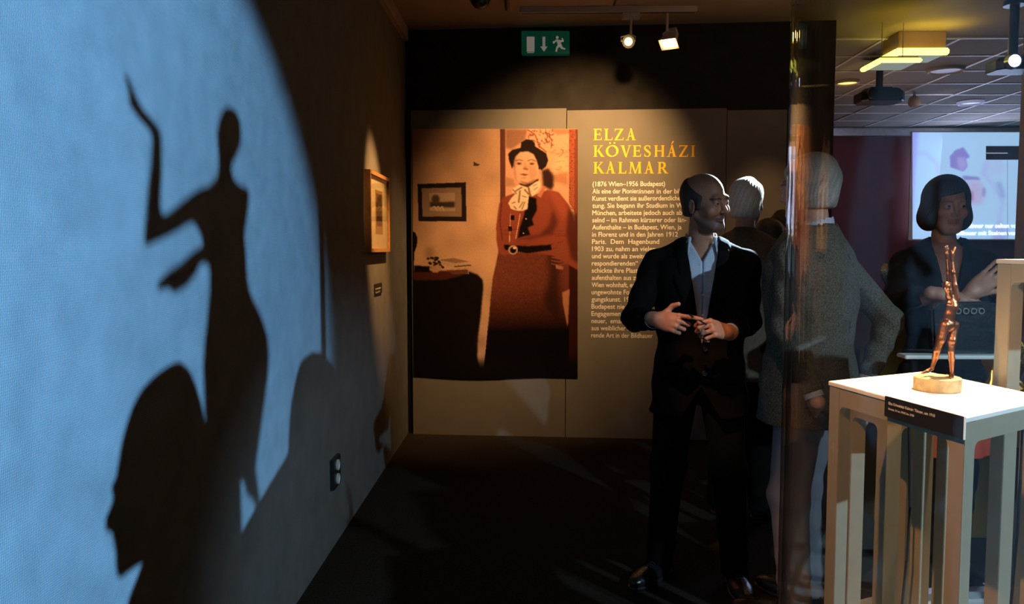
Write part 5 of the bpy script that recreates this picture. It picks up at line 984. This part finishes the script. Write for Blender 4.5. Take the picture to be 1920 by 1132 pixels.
tag(center(mk('power_cable', M['dark_plastic'], lambda bm: tube(bm, [P(1704, 790, 2.36), P(1705, 850, 2.35), P(1706, 950, 2.34), P(1700, 1050, 2.33), Vector((P(1690, 1110, 2.33).x, 2.36, ZB-0.02))], 0.004, 8), smooth=True)), 'thin black cable hanging beside the rear leg of the nearest table', 'cable')
tag(center(mk('power_cable', M['dark_plastic'], lambda bm: tube(bm, [P(1917, 800, 2.1), P(1913, 900, 2.1), P(1907, 1000, 2.08), P(1899, 1090, 2.06), Vector((P(1894, 1120, 2.06).x, 2.08, ZB-0.02))], 0.004, 8), smooth=True)), 'thin black cable hanging at the right edge behind the nearest table', 'cable')
# bronze dancer on its travertine drum
YS = base.y; pxm = YS/F
stt = empty('bronze_statuette', base, 'slender bronze dancer with raised arms on a round travertine base', 'statuette')
rb_ = 40.5*pxm; zb1 = ZTAB; zt1 = P(1757, 706, YS).z
mk('stone_base', M['travertine'], lambda bm: lathe(bm, (base.x, base.y, 0), [(0, zb1), (rb_-0.002, zb1), (rb_, zb1+0.002), (rb_, zt1-0.002), (rb_-0.002, zt1), (0, zt1)], 56), stt, smooth=True)
def SP(cx, cy, dy=0.0): return P(1680+cx/3.5375, 440+cy/3.5375, YS+dy)
k_ = pxm/3.5375
Fs = Fld(tuple(SP(150, 960)-Vector((0.01, 0.09, 0.01))), tuple(SP(440, 60)+Vector((0.01, 0.07, 0.01))), 0.0013)
def limb(F_, pts, rs, k=0.004):
    d = None
    for i in range(len(pts)-1):
        c = F_.cap(pts[i], pts[i+1], rs[i]*k_, rs[i+1]*k_); d = c if d is None else smin(d, c, k)
    return d
d = limb(Fs, [SP(368, 480), SP(352, 530), SP(350, 590)], [35, 29, 34], 0.012)
d = smin(d, limb(Fs, [SP(362, 415), SP(375, 470)], [24, 32]), 0.012)
d = smin(d, limb(Fs, [SP(322, 600, -0.004), SP(385, 600, 0.006)], [29, 27]), 0.010)
d = smin(d, limb(Fs, [SP(322, 600, -0.006), SP(297, 690, -0.008), SP(272, 765, -0.006), SP(262, 810, 0.004), SP(237, 885, 0.012)], [32, 28, 20, 19, 11]), 0.006)
d = smin(d, limb(Fs, [SP(239, 886, 0.012), SP(210, 903, 0.002), SP(172, 917, -0.012)], [13, 12, 7]), 0.003)
d = smin(d, limb(Fs, [SP(384, 600, 0.004), SP(371, 700, -0.004), SP(366, 770, -0.004), SP(370, 820, 0.004), SP(371, 915, 0.006)], [30, 25, 18, 19, 11]), 0.006)
d = smin(d, limb(Fs, [SP(371, 930, 0.006), SP(366, 940, -0.015), SP(360, 948, -0.030)], [15, 13, 8]), 0.003)
d = smin(d, limb(Fs, [SP(400, 420, 0.01), SP(350, 405, 0.01)], [22, 20]), 0.010)
d = smin(d, limb(Fs, [SP(404, 425, -0.004), SP(390, 335, -0.006), SP(380, 250, -0.004), SP(372, 165, 0.0)], [21, 16, 13, 8]), 0.005)
d = smin(d, limb(Fs, [SP(352, 405, 0.014), SP(352, 330, 0.020), SP(346, 240, 0.010), SP(340, 160, -0.006)], [19, 15, 12, 8]), 0.005)
d = smin(d, limb(Fs, [SP(340, 160, -0.010), SP(336, 125, -0.010)], [10, 13]), 0.003); d = smin(d, limb(Fs, [SP(371, 165), SP(376, 128)], [10, 12]), 0.003)
for cx, cy in ((324, 80), (334, 72), (344, 76), (350, 90)): d = smin(d, limb(Fs, [SP(336, 122, -0.010), SP(cx, cy, -0.012)], [5, 3.6]), 0.0015)
for cx, cy in ((398, 84), (392, 80), (384, 92), (366, 105)): d = smin(d, limb(Fs, [SP(377, 125), SP(cx, cy, 0.002)], [5, 3.6]), 0.0015)
d = smin(d, limb(Fs, [SP(350, 400, -0.006), SP(345, 370, -0.010)], [17, 17]), 0.006)
d = smin(d, Fs.ell(SP(336, 342, -0.014), (23*k_, 31*k_, 34*k_), Euler((R(20), R(-14), 0)).to_matrix()), 0.004)
d = smin(d, Fs.ell(SP(336, 328, -0.012), (27*k_, 32*k_, 18*k_)), 0.001); d = smin(d, Fs.cap(SP(326, 352, -0.042), SP(324, 364, -0.045), 3*k_, 4*k_), 0.002)
d = smin(d, Fs.sph(SP(352, 455, -0.030), 15*k_), 0.008); d = smin(d, Fs.sph(SP(345, 452, -0.026), 12*k_), 0.006)
sdfobj('bronze_figure', Fs, d, M['bronze'], stt, None, None, 1)
# gilded sculptures
def ribbon(name, label, pts, rs, m, basebox=None):
    e = empty(name, Vector(pts[-1]), label, 'sculpture')
    P_ = [Vector(p) for p in pts]; sm_ = []; rr = []
    for i in range(len(P_)-1):
        p0, p1, p2, p3 = P_[max(i-1, 0)], P_[i], P_[i+1], P_[min(i+2, len(P_)-1)]
        for u in np.linspace(0, 1, 6)[:-1]: sm_.append(0.5*((2*p1)+(-p0+p2)*u+(2*p0-5*p1+4*p2-p3)*u*u+(-p0+3*p1-3*p2+p3)*u**3)); rr.append(lerp(rs[i], rs[i+1], u))
    sm_.append(P_[-1]); rr.append(rs[-1]); mk('gilt_form', m, lambda bm: tube(bm, sm_, rr, 14), e, smooth=True); return e
sp_ = ribbon('gold_sculpture', 'twisting polished gold sculpture partly cut by the right edge', [P(1912, 600, 2.42), P(1903, 628, 2.42), P(1916, 650, 2.44), P(1899, 672, 2.42), P(1890, 668, 2.40), P(1908, 640, 2.46), P(1912, 690, 2.48), P(1903, 712, 2.44), P(1912, 722, 2.44)], [0.004, 0.012, 0.010, 0.022, 0.014, 0.010, 0.012, 0.016, 0.02], M['gold'])
gz = Vector((P(1860, 720, 2.52).x, 2.52, 1.02)); mk('gilt_foot', M['gold'], lambda bm: lathe(bm, gz, [(0, 0), (0.03, 0), (0.026, 0.01), (0.012, 0.03), (0.008, 0.06), (0, 0.07)], 20), sp_, smooth=True)
mk('gilt_branch', M['gold'], lambda bm: tube(bm, [gz+Vector((0,0,0.06)), gz+Vector((0.05, 0, 0.10)), P(1903, 690, 2.46)], 0.008, 10), sp_, smooth=True)
yp0 = P(1652, 578, 4.25); yp1 = P(1683, 578, 4.25)
tag(center(mk('yellow_plinth', M['yellow'], slab((yp0.x, 4.25, 0), (yp1.x+0.06, 4.5, yp0.z)), bevel=0.004)), 'narrow mustard yellow plinth between the tweed man and the woman', 'plinth')
ribbon('gold_sculpture', 'small curved gold figure on the mustard plinth between tweed man and woman', [P(1655, 499, 4.3), P(1662, 504, 4.3), P(1655, 512, 4.3), P(1664, 528, 4.32), P(1674, 545, 4.32), P(1677, 560, 4.3), P(1676, 577.5, 4.3)], [0.014, 0.028, 0.016, 0.020, 0.02, 0.024, 0.03], M['gold'])
yq = P(1834, 596, 4.0); yq1 = P(1870, 596, 4.0); tag(center(mk('yellow_plinth', M['yellow'], slab((yq.x, 4.0, 0), (yq1.x, 4.25, yq.z)), bevel=0.004)), 'mustard yellow plinth just left of the tall display table leg', 'plinth')
# standing table with white top between the case and the woman
wt0, wt1 = P(1588, 664, 3.60), P(1862, 664, 3.02)
st = empty('standing_table', ((wt0.x+wt1.x)/2, 3.08, 0), 'narrow high table with thin white top in front of the woman', 'table')
w0 = P(1694, 672, 3.075); w1 = P(1866, 690, 3.075)
mk('table_top', M['top'], lambda bm: prism(bm, [Vector((w0.x, 3.06, w0.z)), Vector((w1.x+0.25, 3.06, w0.z)), Vector((w1.x+0.25, 3.135, w0.z)), Vector((w0.x, 3.135, w0.z))], (0, 0, 0.014)), st, bevel=0.003)
for lx in (w0.x+0.05, w1.x+0.2): mk('leg', M['leather'], lambda bm: (cyl(bm, (lx, 3.095, 0.012), (lx, 3.095, w0.z), 0.014, n=12), cyl(bm, (lx, 3.095, 0), (lx, 3.095, 0.012), 0.03, n=16)), st, smooth=True)
# handbag of the woman, with five rings
hb = P(1812, 602, 3.11); bag = empty('handbag', (hb.x, hb.y, hb.z-0.10), 'black handbag with a row of five pale rings held by the woman', 'bag')
mk('bag_body', M['leather'], lambda bm: prism(bm, [Vector((hb.x+a, 3.105, hb.z+b)) for a, b in ((-0.12, -0.13), (0.12, -0.13), (0.135, 0.05), (0.10, 0.075), (-0.10, 0.075), (-0.135, 0.05))], (0, 0.05, 0)), bag, bevel=0.008)
for k in range(5):
    c = P(1782+k*14.5, 583, 3.10); q_ = Matrix.Rotation(math.pi/2, 3, 'X'); mk('ring', M['steel'], lambda bm: lathe(bm, c, [(0.008, -0.006), (0.012, -0.006), (0.012, 0.003), (0.008, 0.003), (0.008, -0.006)], 20, q_), bag, smooth=True)
# ------------------------------------------------------------------ beyond the right edge of the picture: the lamp, the sculpture and visitors whose shadows fall on the wall
def shadow_form(name, polys, t, h, maxw, m, parent, frac=1.0):
    """sculpted form between lamp and wall: its outline in the plane square to the beam, rounded to full depth"""
    pts = [[LB+(PL(*p)-LB)*t for p in poly] for poly in polys]; allp = [p for q_ in pts for p in q_]; c = sum(allp, Vector())/len(allp)
    n = (Vector((c.x, c.y, 0))-Vector((LB.x, LB.y, 0))).normalized(); u = Vector((-n.y, n.x, 0)); 
    def uv(p):                                           # carried along its own ray into the plane through c
        d = p-LB; k = (c-LB).dot(n)/d.dot(n); q_ = LB+d*k; return ((q_-c).dot(u), q_.z)
    P2 = [[uv(p) for p in q_] for q_ in pts]; us = [p[0] for q_ in P2 for p in q_]; zs = [p[1] for q_ in P2 for p in q_]
    gu = np.arange(min(us)-3*h, max(us)+3*h, h); gz_ = np.arange(min(zs)-3*h, max(zs)+3*h, h); U, Z = np.meshgrid(gu, gz_, indexing='ij'); ins = np.zeros(U.shape, bool); D = np.full(U.shape, 1e9)
    for q_ in P2:
        ins |= pip(U, Z, q_)
        for i in range(len(q_)):
            a, b = np.array(q_[i]), np.array(q_[(i+1) % len(q_)]); d = b-a; tt = np.clip(((U-a[0])*d[0]+(Z-a[1])*d[1])/(d@d+1e-12), 0, 1); D = np.minimum(D, np.hypot(U-a[0]-tt*d[0], Z-a[1]-tt*d[1]))
    if len(P2) > 1:                                      # distance to the union's edge
        D = D.copy()
    S = np.where(ins, -D, D); nw = int(maxw/h)+4; F_ = Fld((0, -nw*h, 0), ((len(gu)-1)*h, nw*h, (len(gz_)-1)*h), h); F_.n = np.array([len(gu), F_.n[1], len(gz_)])
    ww_ = np.sqrt(np.maximum(1e-9, 1-(1-np.clip(-S/(maxw*1.0), 0, 1))**2))*maxw; f = np.where(S[:, None, :] < 0, np.maximum(S[:, None, :], np.abs(F_.y)-ww_[:, None, :]), np.sqrt(S[:, None, :]**2+F_.y**2))
    v, q4 = nets(F_, f); v = relax(v, q4, 1, 0.3); w3 = np.array(c)[None]*np.array([1, 1, 0])+ (v[:, :1]+gu[0])*np.array(u)+v[:, 1:2]*np.array(n); w3[:, 2] = v[:, 2]+gz_[0]
    return link(name, qmesh(w3, q4, name), m, parent, smooth=True), c, n
def d5(p): return [(160+x/1.8875, 100+y/1.8875) for x, y in p]
def d6(p): return [(160+x/2.127, 600+y/2.127) for x, y in p]
DANCER = d5([(135,50),(150,75),(165,110),(180,150),(200,190),(235,230),(262,262),(272,300),(273,400),(269,500),(266,572),(290,565),(340,525),(400,478),(440,465),(462,440),(470,415),(470,360),(465,320),(465,270),(475,225),(488,195),(505,187),(525,195),(540,215),(550,245),(553,300),(550,330),(540,355),(525,380),(520,395),(517,420),(530,450),(545,465),(570,475),(581,490),(578,540),(570,600),(565,640),(570,720),(575,800),(585,850),(605,890),(630,950),(645,1000),(651,1050),(648,1132)]) + d6([(720,290),(705,400),(692,500),(680,590),(688,640),(697,712),(686,750),(676,742),(670,718),(655,702),(640,692),(633,640),(600,640),(560,560),(480,560),(470,200)]) + d5([(413,1132),(423,1000),(438,850),(438,745),(408,745),(388,790),(362,822),(340,837),(315,852),(305,838),(300,830),(275,838),(255,840),(250,825),(262,800),(300,765),(350,730),(380,700),(408,685),(415,668),(400,625),(378,597),(340,620),(290,650),(250,668),(215,685),(205,670),(210,600),(220,480),(232,370),(236,290),(225,270),(190,235),(165,200),(150,175),(155,150),(145,110),(132,60)])
scu = empty('dark_sculpture', (0, 0, 0), 'tall dark sculpture of a dancer with one raised arm on a black plinth', 'sculpture')
dt = 0.36; ctr = LB+(PL(430, 560)-LB)*dt; foot = LB+(PL(440, 850)-LB)*dt
scu.location = Vector((ctr.x, ctr.y, 0))
shadow_form('sculpted_figure', [DANCER], dt, 0.0035, 0.035, M['leather'], scu)
zf_ = foot.z+0.015
mk('plinth', M['black'], lambda bm: (box(bm, (foot.x-0.035, foot.y-0.05, 0.0), (foot.x+0.035, foot.y+0.03, zf_-0.35)), box(bm, (foot.x-0.012, foot.y-0.02, zf_-0.36), (foot.x+0.012, foot.y+0.005, zf_))), scu)
HEADB = d6([(462,320),(455,300),(443,262),(424,215),(400,182),(385,172),(360,170),(335,182),(305,200),(270,230),(225,275),(195,330),(170,390),(150,460),(135,530),(125,600),(118,640),(104,655),(98,680),(103,686),(116,690),(105,730),(85,780),(72,812),(74,830),(88,836),(104,832),(108,870),(118,890),(114,905),(121,925),(116,950),(118,990),(124,1015),(140,1020),(165,1000),(200,972),(232,958),(600,884),(603,800),(598,697),(610,670),(560,500),(480,420)])
BUSTB = d6([(232,958),(218,1000),(200,1045),(165,1132),(150,1250),(560,1300),(640,1000),(601,880),(560,860),(400,860)])
SHC = d6([(601,884),(650,800),(700,712),(750,630),(808,535),(811,430),(820,330),(835,250),(850,190),(868,155),(905,128),(945,133),(990,180),(1040,330),(1100,560),(1100,1200),(560,1300)])
vb = empty('person', (0,0,0), 'visitor in profile standing by the cold lamp, seen as the large profile shadow', 'person'); tb_ = 0.45; cb = LB+(PL(300, 860)-LB)*tb_; vb.location = Vector((cb.x, cb.y, 0))
o_, cB, nB = shadow_form('body', [HEADB], tb_, 0.005, 0.075, M['skin'], vb); _v = np.zeros(len(o_.data.vertices)*3, np.float32); o_.data.vertices.foreach_get('co', _v); _v = _v.reshape(-1, 3); _f = (_v[:, 1]-_v[:, 1].min())/np.ptp(_v[:, 1]); _h = (_v[:, 2]-_v[:, 2].min())/np.ptp(_v[:, 2])
setcol(o_.data, np.where(((_f < 0.50-0.30*np.clip(_h-0.35, 0, 1)*2) & (_h < 0.62))[:, None], np.array([0.34, 0.19, 0.12]), np.array([0.02, 0.015, 0.012])))
shadow_form('coat', [BUSTB], tb_+0.004, 0.007, 0.13, M['suit'], vb)
zw = (LB+(PL(300, 1132)-LB)*tb_).z
def lower(cx, cy, zt2):
    F_ = Fld((cx-0.3, cy-0.3, 0.0), (cx+0.3, cy+0.3, zt2+0.02), 0.014); d = smin(F_.cap((cx, cy, zt2-0.12), (cx, cy, 0.9), 0.115, 0.14), F_.cap((cx-0.05, cy-0.05, 0.9), (cx-0.05, cy-0.07, 0.06), 0.085, 0.05), 0.05); return F_, smin(d, F_.cap((cx+0.05, cy+0.05, 0.9), (cx+0.05, cy+0.07, 0.06), 0.085, 0.05), 0.03)
bc = LB+(PL(330, 1180)-LB)*tb_; Fz, dz = lower(bc.x, bc.y, bc.z-0.0); sdfobj('trousers', Fz, dz, M['suit'], vb, None, None, 1)
vc = empty('person', (0,0,0), 'visitor in dark coat with raised forearm near the cold lamp', 'person'); tc_ = 0.40; cc = LB+(PL(580, 900)-LB)*tc_; vc.location = Vector((cc.x, cc.y, 0))
shadow_form('coat', [SHC], tc_, 0.006, 0.06, M['suit'], vc)
pl0, pl1 = LB+(PL(600.5, 500)-LB)*0.40, LB+(PL(608.5, 500)-LB)*0.40; pm_ = (pl0+pl1)/2  # unseen pole added to cut the cold light off at a straight edge
tag(center(mk('shade_pole', M['dark_plastic'], lambda bm: (cyl(bm, (pm_.x, pm_.y, 0), (pm_.x, pm_.y, CEIL), (pl1-pl0).length*0.36, n=16), cyl(bm, (pm_.x, pm_.y, 0), (pm_.x, pm_.y, 0.012), 0.05, n=20)), smooth=True)), 'slim black floor-to-ceiling pole out of view, added to edge the cold light', 'pole')
# the lamp itself on a stand
stand = empty('lamp_stand', (LB.x, LB.y, 0), 'black stage lamp on a slim stand giving the cold light', 'lamp'); ld = (Vector((XL, 1.6, 1.25))-LB).normalized(); lq = ld.to_track_quat('Z', 'Y').to_matrix()
mk('lamp_housing', M['dark_plastic'], lambda bm: lathe(bm, LB, [(0.0, -0.20), (0.07, -0.19), (0.075, -0.02), (0.06, -0.015), (0.0, -0.02)], 28, lq), stand, smooth=True)
mk('lamp_lens', mat('cold_stage_lens', (0.5, 0.7, 1.0), emit=0.4, noise=(5, 0.02)), lambda bm: lathe(bm, LB, [(0.0, -0.013), (0.05, -0.013), (0.05, -0.016), (0, -0.016)], 24, lq), stand)
mk('pole', M['dark_plastic'], lambda bm: cyl(bm, (LB.x+0.1, LB.y-0.1, 0.02), (LB.x+0.08, LB.y-0.08, LB.z-0.05), 0.016, n=12), stand, smooth=True)
mk('base_plate', M['dark_plastic'], lambda bm: cyl(bm, (LB.x+0.1, LB.y-0.1, 0), (LB.x+0.1, LB.y-0.1, 0.02), 0.20, n=32), stand, smooth=True)
